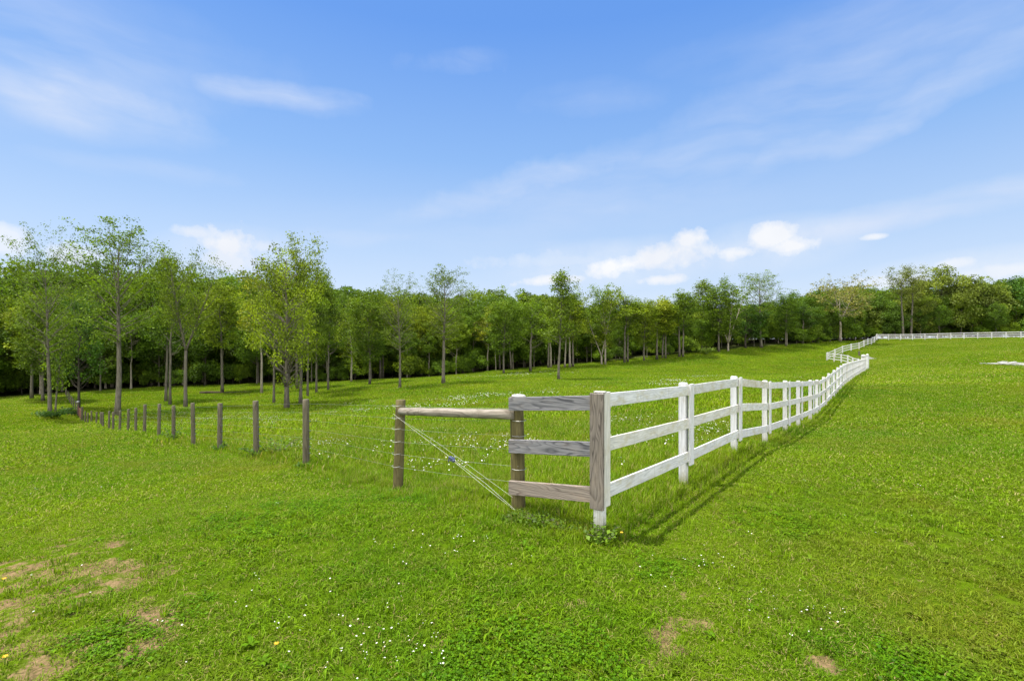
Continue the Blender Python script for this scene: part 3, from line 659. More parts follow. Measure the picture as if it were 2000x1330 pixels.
T = [('airy2',98,812,440,62,G1,'tall open-crowned tree with a patch of brush round its foot',0.0),
 ('airy1',229,815,428,76,G1,'tallest tree, straight thick grey trunk just behind the row of wooden posts',1.0),
 ('dark',154,797,575,48,G4,'low dark bushy tree beside the red gate',None),
 ('sap',108,806,610,30,G1,'thin leaning sapling at the brushy foot of a tall tree',0.0),
 ('slim2',324,785,505,36,G3,'darker trunk on the left of a close pair behind the posts',None),
 ('oval1',332,791,490,46,G1,'paler trunk on the right of a close pair behind the posts',None),
 ('fork',362,797,485,60,G1,'tree whose grey trunk forks into a wide V of limbs',.3),
 ('slim1',434,766,560,40,G2,'slender bare-trunked tree standing over the fallen log',None),
 ('oval3',511,769,505,44,G5,'yellow-green tree half hidden left of the broad spreading tree',None),
 ('slim1',535,788,520,34,G2,'trunk standing close on the left of the broad spreading tree',None),
 ('broad',560,798,488,80,(.172,.256,.008),'broad spreading yellow-green tree with the lowest, fullest crown in the meadow',.5),
 ('tall',587,790,458,42,G2,'tree with sparse wispy top rising out of the broad spreading tree',None),
 ('oval1',601,775,515,40,G1,'tree with flared foot just right of the broad spreading tree',None),
 ('slim1',580,760,540,40,G2,'small far trunk seen between two nearer trunks by the broad spreading tree',None),
 ('oval2',618,768,525,36,G1,'middle trunk of three stepping away right of the broad spreading tree',None),
 ('oval1',641,763,545,36,G3,'outermost trunk of three stepping away right of the broad spreading tree',None),
 ('slim3',686,746,600,38,G2,'pale-barked tree leaning slightly at the wood edge left of a straight slim trunk',1.2),
 ('oval2',722,751,568,42,G3,'straight slim trunk with oval crown between leaning pale tree and two tall loners',None),
 ('oval1',743,739,580,45,G2,'stubby trunk at the wood edge, left one of a close far pair',None),
 ('slim1',748,738,590,36,G1,'stubby trunk at the wood edge, right one of a close far pair',None),
 ('airy2',781,758,533,46,G1,'lone tall tree rising over the wood above the round brace rail',2.0),
 ('airy1',866,750,521,52,G1,'lone tall tree with rounded fan crown just left of the grey boards',2.6),
 ('oval2',836,733,600,42,G2,'thin far trunk between the two lone tall trees',None),
 ('slim2',921,724,600,36,G3,'faint slim trunk at the wood edge right of the fan-crowned tree',None),
 ('oval3',952,725,608,34,G5,'pale lime-coloured small tree at the wood edge',None),
 ('slim1',976,722,590,34,G2,'thin trunk just right of the pale lime-coloured tree',None),
 ('oval2',984,730,585,40,G3,'nearer trunk just right of the pale lime-coloured tree',None),
 ('slim2',998,723,592,36,G1,'slim tree at the wood edge above the grey top board',None),
 ('oval1',1036,726,583,44,G1,'round-crowned tree left of the spindly lone tree',None),
 ('slim1',1071,720,585,34,G2,'left trunk of a close pair behind the spindly lone tree',None),
 ('oval3',1076,719,580,36,G3,'right trunk of a close pair behind the spindly lone tree',None),
 ('slim2',1091,742,530,36,G1,'spindly lone tree with ragged pointed top, nearest the corner post',3.0),
 ('slim3',1103,718,575,36,G2,'pale trunk hard on the right of the spindly lone tree',None),
 ('oval3',1113,718,580,40,G2,'pale leaning trunk right of the spindly lone tree',1.5),
 ('slim1',1119,717,572,36,G1,'upright pale trunk behind the leaning pale trunk',None),
 ('vee',1175,712,553,44,G2,'pale tree with forked top, left of a slanting mate',None),
 ('slim3',1182,712,555,32,G1,'slanting pale trunk leaning right beside a fork-topped tree',1.0),
 ('oval1',1220,709,568,42,G2,'bushy round crown on twin pale trunk, left of the dark gap in the wood',None),
 ('slim1',1226,707,585,36,G3,'slim mate standing behind the bushy round-crowned tree',None),
 ('oval2',1258,705,588,38,G2,'straight trunk in front of the dark gap in the wood',None),
 ('oval1',1283,702,580,42,G5,'light-crowned tree right of the dark gap in the wood',None),
 ('slim2',1294,700,585,36,G2,'brownish trunk left of a thinner one at the wood edge',None),
 ('slim1',1300,700,588,34,G1,'thinner trunk beside a brownish one at the wood edge',None),
 ('oval1',1327,698,565,40,G1,'left tree of the pale pair that share a round dark-topped crown',None),
 ('slim1',1334,698,572,34,G3,'right tree of the pale pair that share a round dark-topped crown',None),
 ('slim2',1377,683,548,34,G2,'sparse-topped tree with a bush at its foot',None),
 ('oval2',1404,688,556,34,G1,'upright tree between the bush-footed tree and the pale V-trunk',None),
 ('vee',1422,686,537,48,G1,'pale trunk splitting in a V low down, at the wood edge',0.2),
 ('dark',1456,681,592,40,G4,'dark dense small tree right of the pale V-trunk',None),
 ('airy1',1487,680,530,42,G1,'tall open-topped tree above the second white fence post',4.0),
 ('oval2',1535,676,572,42,G3,'full green tree where the meadow meets the wood, right of the tall open-topped tree',None),
 ('oval1',1568,672,590,40,G4,'dark green tree in the shadowed wood edge',None),
 ('slim1',1599,670,600,34,G3,'thin trunk in the shadowed wood edge left of the tan tree',None),
 ('syc',1641,667,540,62,TAN,'tan-leaved tree with pale bare limbs behind the white fence',.8),
 ('oval1',62,778,590,50,G2,'grey trunk far left against the dark wood',None),
 ('oval2',84,783,585,45,G3,'darker trunk far left, just behind the brush-footed tree',None)]
for (key, px, yb, yt, hw, col, lab, rz) in T: plant(key, px, yb, yt, hw, col, lab, rz=rz)
RT = [('tall',1764,520,30,OLV,'left one of two tall spindly trees above the far white fence',122),('tall',1779,519,30,OLV,'right one of two tall spindly trees above the far white fence',124),
 ('mass',1838,524,58,OLV,'tallest round olive-green tree behind the far white fence',130),('mass',1905,543,60,(.14,.20,.022),'wide olive-green tree between a taller round tree and the dark trees',128),
 ('mass',1792,572,46,OLV,'low olive-green tree in front of the two spindly trunks',129),('mass',1985,545,58,(.05,.125,.012),'dark green tree at the end of the far white fence',126),
 ('mass',1712,580,44,(.08,.15,.016),'dark low tree behind the corner of the hill fence',128),('mass',1668,572,46,(.13,.18,.022),'brownish green tree behind the tan-leaved tree',130)]
for (key, px, yt, hw, col, lab, d) in RT: plant(key, px, 0, yt, hw, col, lab, group='trees behind the far white fence', d=d)

# the wood: one mass of trees and undergrowth that nobody could count
fc = coll_of('wood_shapes')
def merged(name, key_kw, bark):
    w, q, t = gen_dome(**key_kw) if 'lobes' in key_kw else gen_tree(**key_kw)
    k_ = key_kw['H']/np.percentile(q[:,:,2], 99.5); q = q*k_; w.V = [tuple(c*k_ for c in v) for v in w.V]
    nv = len(w.V); V = np.concatenate([np.array(w.V), q.reshape(-1, 3)]); Fs = list(w.F)+[tuple(nv+4*i+j for j in range(4)) for i in range(len(q))]
    me = mesh(name, V, Fs); with_tint(me, np.concatenate([np.full(nv, .5), t]))
    me.polygons.foreach_set('material_index', [0]*len(w.F)+[1]*len(q)); proto(fc, name, me, [bark, M_forest])
for k in range(5):
    merged('w%d' % k, dict(seed=50+k, H=15, base=(.16,.24,.32,.20,.38)[k], R=(3.6,4.2,3.4,4.6,3.0)[k], lobes=(58,64,50,70,44)[k], lr=(1.15,1.3,1.0,1.35,1.0)[k], per=105, leaf=.36, tr=.0105), M_bark if k % 2 else M_barkp)
for k in range(3):      # undergrowth
    merged('x%d' % k, dict(seed=70+k, H=4, base=.0, R=2.2, lobes=26, lr=.75, per=80, leaf=.28, tr=.012, bottom=-.5), M_barkd)
TOPX = [-420,-150,0,150,300,420,500,650,720,850,960,1030,1150,1350,1450,1540,1600,1700,1760,1790,1900,2000,2200,2500]
TOPY = [500,505,512,520,527,545,542,560,572,578,571,575,590,592,594,585,562,560,570,560,552,550,540,520]
def wood_pts():
    X = []; S = []; I = []
    seg = np.hypot(*(E[1:]-E[:-1]).T); cum = np.concatenate([[0], np.cumsum(seg)])
    for row, (off, step) in enumerate(((1.5, 5.2), (5.5, 5.0), (10.5, 5.0), (16, 5.2), (22, 5.6), (29, 6.0), (37, 6.5), (46, 7))):
        for t in np.arange(0, cum[-1], step):
            t2 = t+random.uniform(-.4, .4)*step; x = np.interp(t2, cum, E[:,0]); y = np.interp(t2, cum, E[:,1])
            n = unit(np.array([x, y])); o = off+random.uniform(-1.6, 1.6); x += n[0]*o; y += n[1]*o
            px = 1000+x/y*F if y > 1 else 0
            ytop = np.interp(px, TOPX, TOPY); z = gz(x, y)
            h = (HC-(ytop-665)/F*y-z)
            h *= (.62, .78, .88, .96, 1.0, 1.0, 1.0, .98)[row]*random.uniform(.84, 1.06)
            h = max(h, 7)
            X.append((x, y, z-.1)); S.append(h/15); I.append(random.choice((0,1,2,3,4)))
    for row in range(8):
     for t in np.arange(0, cum[-1], (1.05, 1.6, 2.0, 2.3, 2.6, 2.9, 3.2, 3.0)[row]):
        x = np.interp(t, cum, E[:,0]); y = np.interp(t, cum, E[:,1]); n = unit(np.array([x, y])); o = .4+row*5.5+random.uniform(-.9, 4.2)
        if random.random() < .2 or (row == 0 and vnoise(np.array([t*.16]), np.array([3.3]), 5)[0] < .48): continue
        x += n[0]*o; y += n[1]*o; X.append((x, y, gz(x, y)-.15)); S.append(random.uniform(.3, 1.15)+.22*row); I.append(random.choice((5,6,7)))
    return np.array(X), np.array(S), np.array(I)
pts, scl, pick = wood_pts(); print('wood', len(pts))
scatter_object('forest', pts, rng.random(len(pts))*6.283, scl, pick, fc, 'dense leafy green wood along the far edge of the meadow', 'forest')

# ------------------------------------------------------------------ white board fences
def fence_run(root, base, pts, front, rail_mat=M_white, post_mat=M_whitev, batten=True, posts=True, rails=((0,.145),(.48,.145),(.965,.15)), r=.050, pt=.0, first_batten=True, detail=True, skip0=False):
    """pts: list of (top point, ground z); front = +1 when the boards are nailed on the right-hand side of the walking direction"""
    n = len(pts)
    for i in range(n):
        p, zg = pts[i]
        a = pts[max(i-1, 0)][0]; b = pts[min(i+1, n-1)][0]; dv = Vector((b.x-a.x, b.y-a.y)).normalized(); rz = math.atan2(dv.y, dv.x)
        nr = Vector((dv.y, -dv.x))*front
        if posts and not (skip0 and i == 0):
            mb = MB(); h = p.z-zg+.02; s = r
            ln = random.uniform(-.012, .012)
            V = [];
            for k, (zz, q) in enumerate(((-.25, 1), (h-.02, 1), (h, .8))):
                for (ux, uy) in ((-1,-1),(1,-1),(1,1),(-1,1)): V.append((ux*s*q+ln*zz, uy*s*q, zz))
            Fs = [(3,2,1,0),(8,9,10,11)]
            for k in range(2):
                for j in range(4): Fs.append((k*4+j, k*4+(j+1) % 4, k*4+4+(j+1) % 4, k*4+4+j))
            mb.add(V, Fs)
            mb.make('post', post_mat, root, Vector((p.x-nr.x*(r+.004), p.y-nr.y*(r+.004), zg))-base, rz+random.uniform(-.03, .03))
        if batten and (i > 0 or first_batten):
            h1 = rails[-1][0]+rails[-1][1]+.05; mb = MB(); t = .030
            mb.box(-.068, .068, -t/2, t/2, -h1, .012, .003)
            mb.make('batten', M_batten, root, Vector((p.x+nr.x*(.030+t/2)+dv.x*.045, p.y+nr.y*(.030+t/2)+dv.y*.045, p.z-.012))-base, rz+random.uniform(-.02, .02))
    for i in range(n-1):
        p, q = pts[i][0], pts[i+1][0]; L = math.hypot(q.x-p.x, q.y-p.y); dv = Vector((q.x-p.x, q.y-p.y))/L; nr = Vector((dv.y, -dv.x))*front; rz = math.atan2(dv.y, dv.x)
        for (o, w) in rails:
            j0 = random.uniform(-.012, .008) if detail else 0; j1 = random.uniform(-.012, .008) if detail else 0
            mb = MB(); sh = (q.z-p.z+j1-j0)/L; g = .004
            mb.box(g, L-g, -.0125, .0125, -w, 0, .003, sh, .0015 if detail else 0)
            mb.make('rail', rail_mat, root, Vector((p.x+nr.x*.0150, p.y+nr.y*.0150, p.z-.012-o+j0))-base, rz)
b0 = Vector((wf[0][0].x, wf[0][0].y, wf[0][1]))
root = thing('board_fence', 'long white three-board fence with a weathered grey corner, running from the foreground to the gate', 'fence', b0)
fence_run(root, b0, wf, 1, batten=True, first_batten=False, skip0=True)
# corner battens and the unpainted boards
c0 = wf[0][0]; d1 = Vector((wf[1][0].x-c0.x, wf[1][0].y-c0.y)).normalized(); n1_ = Vector((d1.y, -d1.x))
mb = MB(); mb.box(-.070, .070, -.016, .016, -1.21, .006, .004)
o = mb.make('batten', M_batten, root, Vector((c0.x+n1_.x*.046+d1.x*.105, c0.y+n1_.y*.046+d1.y*.105, c0.z))-b0, math.atan2(d1.y, d1.x)); o['label'] = 'white corner batten'
gL = at(995, 776, 5.66); gR = at(1152, 772.5, 5.10)
gd = Vector((gR.x-gL.x, gR.y-gL.y)); gLn = gd.length; gd.normalize(); gn = Vector((gd.y, -gd.x)); grz = math.atan2(gd.y, gd.x)
mb = MB(); mb.box(-.074, .074, -.019, .019, -1.205, .006, .005, 0)
bt = at(1166, 769.5, 5.05)
o = mb.make('batten', M_greyv, root, Vector((bt.x, bt.y, bt.z))-b0, grz); o['label'] = 'weathered unpainted upright board on the corner'
zc_ = gz(bt.x, bt.y); mb = MB(); mb.box(-.05, .05, -.05, .05, -.3, c0.z-zc_, .006)
mb.make('post', M_whitev, root, Vector((bt.x-gn.x*.075, bt.y-gn.y*.075, zc_))-b0, grz)
for (yl, yr, yl2, yr2) in ((776,772.5,803,800), (858,862.5,884.5,891), (938,950,964.5,981)):
    a = HC-(yl-665)/F*5.66; b = HC-(yr-665)/F*5.10; a2 = HC-(yl2-665)/F*5.66; b2 = HC-(yr2-665)/F*5.10
    w = ((a-a2)+(b-b2))/2; mb = MB(); mb.box(0, gLn+.01, -.019, .019, -w, 0, .004, (b-a)/gLn, .001)
    o = mb.make('rail', M_tan if yl == 938 else M_grey, root, Vector((gL.x, gL.y, a))-b0, grz); o['label'] = 'tan weathered bottom rail' if yl == 938 else 'weathered unpainted grey rail'
    o.rotation_euler.x = 0
# short hanging strip of white cap board on the corner post
mb = MB(); mb.box(-.060, .060, -.045, .045, 0, .014, .005)
mb.make('cap', M_cap, root, Vector((bt.x-gn.x*.085, bt.y-gn.y*.085, c0.z+.004))-b0, grz+.2)

def run_pts(seq, H):
    out = []
    for (px, y, d) in seq:
        x = (px-1000)/F*d; z = gz(x, d); out.append((Vector((x, d, z+H)), z))
    return out
def densify(seq, n):
    a = np.array([((p-1000)/F*d, d) for p, y, d in seq]); c = np.concatenate([[0], np.cumsum(np.hypot(*(a[1:]-a[:-1]).T))]); t = np.linspace(0, c[-1], n)
    return [(Vector((np.interp(k, c, a[:,0]), np.interp(k, c, a[:,1]), 0))) for k in t]
def fence_thing(label, seq, n, front, H=1.5, rails=((.03,.15),(.47,.15),(.93,.15))):
    P_ = densify(seq, n); pts = []
    for p in P_: z = gz(p.x, p.y); pts.append((Vector((p.x, p.y, z+H)), z))
    b = Vector((P_[0].x, P_[0].y, pts[0][1])); r_ = thing('board_fence', label, 'fence', b)
    fence_run(r_, b, pts, front, batten=False, rails=rails, r=.085, detail=False); return pts
M_whitefar = M_white
pg = fence_thing('short white fence run leading left from the gate posts to the acute corner', [(1678,0,68),(1655,0,78),(1636,0,84.5),(1616,0,91)], 6, 1)
fence_thing('white fence climbing the hill from the acute corner up to the skyline corner', [(1617.5,0,91.5),(1629.5,0,94),(1644,0,97),(1656,0,99),(1669,0,101),(1682,0,103.5),(1694.5,0,108.5),(1706,0,114),(1713,0,119)], 10, 1)
fence_thing('level white fence along the hilltop in front of the wood', [(1713,0,119.5),(2000,0,104),(2120,0,98)], 16, 1, 1.42, ((.0,.17),(.45,.17),(.9,.17)))
# gate posts and the open gate
def gate_post(px, d, h, w, label):
    x = (px-1000)/F*d; z = gz(x, d); t = thing('gate_post', label, 'gate post', (x, d, z), .4, 'posts at the white gate')
    mb = MB(); mb.box(-w/2, w/2, -w/2, w/2, -.3, h, .02); mb.make('shaft', M_whitev, t)
    mb = MB(); n = 10; rings = [(w*.72, h+.003), (w*.74, h+.08), (w*.60, h+.17), (w*.3, h+.24), (.02, h+.26)]
    V = []; Fs = []
    for (r_, zz) in rings:
        for j in range(n): V.append((r_*math.cos(2*math.pi*j/n), r_*math.sin(2*math.pi*j/n), zz))
    for k in range(len(rings)-1):
        for j in range(n): Fs.append((k*n+j, k*n+(j+1) % n, (k+1)*n+(j+1) % n, (k+1)*n+j))
    Fs.append(tuple(range(n-1,-1,-1))); Fs.append(tuple((len(rings)-1)*n+j for j in range(n)))
    mb.add(V, Fs); mb.make('cap', M_offwhite, t)
gate_post(1686.5, 67.5, 1.75, .42, 'thicker white gate post with rounded cap at the end of the long fence')
gate_post(1694, 65.5, 1.9, .26, 'slimmer white gate post with rounded cap, beside the thicker one')
p = hit(1678, 695); t = thing('post', 'short grey post standing alone on the grass behind the gate', 'post', p)
mb = MB(); mb.tube([(0,0,-.2),(0,0,.5),(.01,0,.85)], [.17,.165,.16], 8); mb.make('shaft', M_gpost, t); mb = MB(); mb.tube([(.01,0,.853),(.01,0,.9)], [.18,.13], 8); mb.make('cap', M_gpost, t)
p = hit(1702, 702); t = thing('ramp', 'low white wedge-shaped ramp on the grass behind the gate posts', 'ramp', p, -.1)
mb = MB(); V = [(-.7,-.3,0),(.6,-.3,0),(.6,.3,0),(-.7,.3,0),(-.7,-.3,.55),(.1,-.3,.28),(.6,-.3,.12),(.6,.3,.12),(.1,.3,.28),(-.7,.3,.55)]
mb.add(V, [(3,2,1,0),(0,1,6,5,4),(3,9,8,7,2),(4,5,8,9),(5,6,7,8),(1,2,7,6),(0,4,9,3)]); mb.make('deck', M_offwhite, t)
mb = MB(); mb.box(.62, .80, -.25, .25, 0, .22, .02); mb.make('foot', M_ratchet, t); mb = MB(); mb.box(.82, .92, -.1, .1, 0, .16, .02); mb.make('stop', M_offwhite, t)

# ------------------------------------------------------------------ wire fence with wooden posts
lp = at(776, 962, 7.5); lp.z = gz(lp.x, lp.y); rp = at(1013.5, 1003, 5.76); rp.z = gz(rp.x, rp.y)
root = thing('wire_fence', 'wire fence on weathered round wooden posts stepping away to the left', 'fence', (lp.x, lp.y, lp.z)); wb = Vector(root.location)
def round_post(p, ztop, r_, mat, n=14):
    mb = MB(); h = ztop-p.z; pts = []; rad = []
    lx_, ly_ = random.uniform(-.045, .045), random.uniform(-.045, .045)
    for k in range(9):
        u = k/8; pts.append((lx_*u, ly_*u, -.3+(h+.3)*u)); rad.append(r_*(1.03-.06*u+random.uniform(-.015, .015)))
    pts.append((lx_, ly_, h+.006)); rad.append(rad[-1]*.9)
    mb.tube(pts, rad, n); return mb.make('post', mat, root, Vector(p)-wb, random.random()*6, True)
zl = HC-(782-665)/F*7.5
round_post(lp, zl, .078, M_post); round_post(rp, HC-(776-665)/F*5.76, .083, M_post)
mb = MB(); cp_ = at(1013, 776, 5.74); V = []
for k, (r_, zz) in enumerate(((.080, 0), (.082, .008), (.06, .02), (.02, .026))):
    for j in range(12): V.append((r_*math.cos(j*math.pi/6)*(1.0+.1*(j % 3)), r_*math.sin(j*math.pi/6), zz))
Fs = [tuple(range(11,-1,-1)), tuple(36+j for j in range(12))]
for k in range(3):
    for j in range(12): Fs.append((k*12+j, k*12+(j+1) % 12, k*12+12+(j+1) % 12, k*12+12+j))
mb.add(V, Fs); mb.make('cap', M_cap, root, cp_+Vector((0,0,.012))-wb)
posts = [(lp, zl)]
for i, px in enumerate(WP):
    d = wp_depth(i); x = (px-1000)/F*d; p = Vector((x, d, gz(x, d))); zt = HC-(WPT[i]-665)/F*d
    zt = max(zt, p.z+1.05); round_post(p, zt, (.068 if i < 3 else .064), M_gpost, 12 if i < 6 else 8); posts.append((p, zt))
# horizontal pole
A = at(783, 803, 7.42); B = at(1001, 809.5, 5.70)
L = (B-A).length; mb = MB(); mb.tube([(L*k/10, 0, random.uniform(-.004,.004)) for k in range(11)], [.056+.006*k/10+random.uniform(-.002,.002) for k in range(11)], 14)
o = mb.make('brace_rail', M_pole, root, A-wb, 0, True); dv = (B-A).normalized(); o.rotation_euler = dv.to_track_quat('X', 'Z').to_euler()
# wires
for yw, yr in ((793,798),(817,822),(838,851),(863,877.5),(887,911),(912,942)):
    a = at(776, yw, 7.42); b = at(1013, yr, 5.68); mb = MB(); mb.tube([b-wb, (a+b)/2-wb-Vector((0,0,.01)), a-wb], .0011, 4)
    h = a.z-lp.z
    mb.make('wire', M_wire, root)
    mb = MB(); nseg = 16; mb.tube([(lp.x-wb.x+.080*math.cos(k*6.2832/nseg), lp.y-wb.y+.082*math.sin(k*6.2832/nseg), a.z-wb.z+.006*math.sin(k)) for k in range(nseg+1)], .0028, 4); mb.make('wire_loop', M_wire, root)
    pw = [a]
    for (p, zt) in posts[1:]: pw.append(Vector((p.x+.06, p.y-.06, p.z+h*.98)))
    mb = MB(); mb.tube([q-wb for q in pw[:12]], .0015, 3); mb.make('wire', M_wire, root)
for yr in (822, 852, 917):
    mb = MB(); z = HC-(yr-665)/F*5.7; mb.tube([(rp.x-wb.x+.086*math.cos(k*.3927), rp.y-wb.y+.086*math.sin(k*.3927), z-wb.z) for k in range(17)], .003, 4); mb.make('wire_loop', M_wire, root)
for i in range(4):   # staples on the near posts
    p, zt = posts[i+1]
    for hh in (.95,.75,.58,.42,.28):
        mb = MB(); mb.tube([(p.x-wb.x+.070, p.y-wb.y-.03, p.z-wb.z+hh), (p.x-wb.x+.115, p.y-wb.y-.035, p.z-wb.z+hh+.004)], .007, 5); mb.make('insulator', M_ratchet, root)
a0 = at(768, 808, 7.40); a1 = at(787, 821, 7.40); r0 = at(878, 891.5, 6.35); r1 = at(888, 902, 6.27); e0 = at(1006, 997, 5.64); e1 = at(1001, 971, 5.68)
for (p, q) in ((a0, r0), (r1, e0)):
    mb = MB(); mb.tube([p-wb, (p+q)/2-wb-Vector((0,0,.006)), q-wb], .0015, 5); mb.make('brace_wire', M_rope, root)
mb = MB(); mb.tube([r1-wb+Vector((.01,0,.012)), (r1+e0)/2-wb+Vector((.02,.02,.02)), e0-wb+Vector((0,0,.01))], .0015, 5); mb.make('brace_wire', M_rope, root)
mb = MB(); mb.tube([a1-wb, at(864,871,6.5)-wb, e1-wb], .0012, 5); mb.make('brace_wire', M_rope, root)
rt = link('tensioner', None, None, root, (r0+r1)/2-wb); bx = MB(); bx.box(-.05, .05, -.018, .018, -.016, .016, .006)
rt = bx.make('tensioner', M_ratchet, root, (r0+r1)/2-wb) if bpy.data.objects.remove(rt) is None else None
rt.rotation_euler = (r1-r0).normalized().to_track_quat('X', 'Z').to_euler()
mb = MB(); mb.tube([(0,-.028,0),(0,.028,0)], [.024,.024], 12); mb.make('spool', M_ratchet, rt, (.005,0,.004))
mb = MB(); mb.tube([(-.035,-.03,.02),(-.02,-.03,-.05)], .007, 6); mb.make('handle', M_ratchet, rt)

# far part of the wire fence, beyond the red gate
seq = [(157,50),(151.5,52),(147,54),(143,56),(139.5,58),(136,60.5),(133,63),(130.5,66),(128,69)]
x0 = (157-1000)/F*50; fb = Vector((x0, 50, gz(x0, 50)))
root2 = thing('wire_fence', 'far wire fence on short dark posts beyond the red gate', 'fence', fb); root_, wb_ = root, wb; root, wb = root2, fb
pl = []
for (px, d) in seq[1:]:
    x = (px-1000)/F*d; p = Vector((x, d, gz(x, d))); round_post(p, p.z+1.1, .055, M_gpost, 7); pl.append(p)
for hh in (.4, .7, 1.0):
    mb = MB(); mb.tube([p+Vector((0,0,hh))-fb for p in pl], .005, 3); mb.make('wire', M_wire, root2)
# red tube gate
ga = Vector(((152.5-1000)/F*50.5, 50.5, 0)); gb = Vector(((160-1000)/F*47.6, 47.6, 0)); ga.z = gz(ga.x, ga.y); gb.z = gz(gb.x, gb.y)
dv = gb-ga; Lg = math.hypot(dv.x, dv.y); t = thing('farm_gate', 'rusty red tube gate in the wire fence beyond the last wooden posts', 'gate', ga, math.atan2(dv.y, dv.x)); sh = dv.z/Lg
for z in (.2,.4,.6,.8,1.0):
    mb = MB(); mb.tube([(.08,0,z+sh*.08),(Lg-.08,0,z+sh*Lg)], .035, 6); mb.make('bar', M_red, t)
for u in (.06, Lg/2, Lg-.06):
    mb = MB(); mb.tube([(u,.042,.15+sh*u),(u,.042,1.1+sh*u)], .03, 6); mb.make('stile', M_red, t)
for u in (-.12, Lg+.12):
    mb = MB(); mb.tube([(u,0,-.2+sh*u),(u,0,1.5+sh*u)], .10, 8); mb.make('post', M_gpost, t)
mb = MB(); mb.tube([(-.12,0,1.503),(-.12,0,1.62)], [.14,.07], 8); mb.make('cap', M_offwhite, t)

# ------------------------------------------------------------------ plants by the posts, bushes, log
def weed(name, label, p, h, R, n, size, col, cat='plant', stems=9, group=None, hang=1.0):
    t = thing(name, label, cat, p, random.random()*6, group); r = np.random.default_rng(int(p.x*1000) % 9999); st = MB(); cen = []
    for k in range(stems):
        a = k*2.4+r.random(); L = h*(.55+.5*r.random()); pts = [np.array((0.,0.,-.03))]; d = np.array([math.cos(a)*.5, math.sin(a)*.5, 1.0])
        for j in range(4):
            pts.append(pts[-1]+unit(d)*L/4); d = d+np.array([math.cos(a)*R/h*.5, math.sin(a)*R/h*.5, -.18*hang])
        st.tube(pts, [.008*h+.002]*2+[.005*h+.001]*3, 4, False)
        for j in range(n//stems):
            u = .2+.8*r.random(); f = u*4; i = min(int(f), 3); cen.append(pts[i]+(pts[i+1]-pts[i])*(f-i)+r.normal(size=3)*np.array([R,R,h*.3])*.28)
    cen = np.array(cen); cen[:,2] = np.maximum(cen[:,2], .01)
    q = leaves(cen, size, r, 1.0, .75); me = with_tint(quads_mesh('foliage', q, 4), np.repeat(r.random(len(q)), 4))
    st.make('stem', M_bark, t); o = link('foliage', me, M_ivy, t); o.color = tuple(col)+(1,); return t
p = Vector((.90, 4.90, 0)); p.z = gz(p.x, p.y)
weed('vine', 'broad-leaved green weed climbing the foot of the grey corner post', p, .26, .17, 170, .046, (.105,.19,.010), stems=11)
p2 = Vector((.97, 5.02, gz(.97, 5.02))); weed('vine', 'thin ivy strands on the white corner post foot', p2, .34, .06, 46, .04, (.08,.15,.010), stems=4)
for (px, i, hh, lab) in ((501,1,.45,'ivy round the foot of the second wooden post'),(429,2,.38,'ivy round the foot of the third wooden post'),(339,4,.75,'dark ivy clump climbing the fifth wooden post'),(598,0,.22,'small weeds at the foot of the nearest wooden post')):
    q = posts[i+1][0]; weed('ivy', lab, Vector((q.x+.03, q.y-.12, q.z)), hh, .16, 110, .075, (.06,.14,.015), stems=8)
q = posts[2][0]; weed('bush', 'leafy sprig beside the second wooden post', Vector((q.x+.55, q.y+.1, gz(q.x+.55, q.y+.1))), .7, .3, 130, .07, (.10,.19,.015), 'bush')
weed('weed', 'small weeds round the foot of the left brace post', Vector((lp.x+.03, lp.y-.12, lp.z)), .22, .14, 120, .045, (.075,.17,.02), stems=8)
for k, (x, y, lab, h) in enumerate(((.32,5.32,'dark leafy weeds under the grey bottom board',.30),(.58,5.22,'broad weeds between the round post and the corner post',.26),(.05,5.42,'weeds at the foot of the round post below the grey boards',.24))):
    weed('weed', lab, Vector((x, y, gz(x, y))), h*.72, .24, 330, .038, (.066,.125,.005), stems=24)
p = hit(100, 815); weed('bush', 'brush heap round the foot of the tall open-crowned tree', p, 1.0, 1.3, 700, .22, (.055,.12,.015), 'bush', 22)
for (px, py, lab) in ((140,812,'low bush between the brushy tree and the red gate'),(128,806,'small bush just right of the leaning sapling')): weed('bush', lab, hit(px, py), .9, .8, 300, .2, (.05,.115,.015), 'bush', 14)
p = hit(1380, 692); weed('bush', 'lone pale bush at the foot of the sparse-topped tree', p, 2.3, 1.4, 420, .3, (.12,.19,.02), 'bush', 16)
for (px, py, h, lab) in ((820,728,3.4,'rounded shrub at the wood edge between the two lone tall trees'),(770,733,2.6,'low shrub at the wood edge left of the lone tall tree'),(700,738,2.6,'shrub at the wood edge by the leaning pale tree'),(890,728,3.2,'bright shrub at the wood edge right of the fan-crowned tree')):
    weed('bush', lab, hit(px, py), h, h*.6, 520, .32, (.08,.155,.015), 'bush', 18, 'shrubs along the wood edge')
a = hit(391, 769); b = hit(436, 768.5); c = hit(490, 767)
t = thing('fallen_log', 'thin dark fallen log lying in the meadow below a slender tree', 'log', a); d = b-a
mb = MB(); mb.tube([Vector((0,0,.12)), d*.35+Vector((0,0,.2)), d*.7+Vector((0,.1,.15)), d+Vector((0,0,.16))], [.17,.16,.15,.12], 8); mb.make('trunk', M_log, t, smooth=True)
mb = MB(); mb.tube([d*.9+Vector((0,0,.14)), (c-a)*.7+Vector((0,.2,.12)), (c-a)+Vector((0,0,.14))], [.07,.05,.03], 6); mb.make('branch', M_log, t, smooth=True)
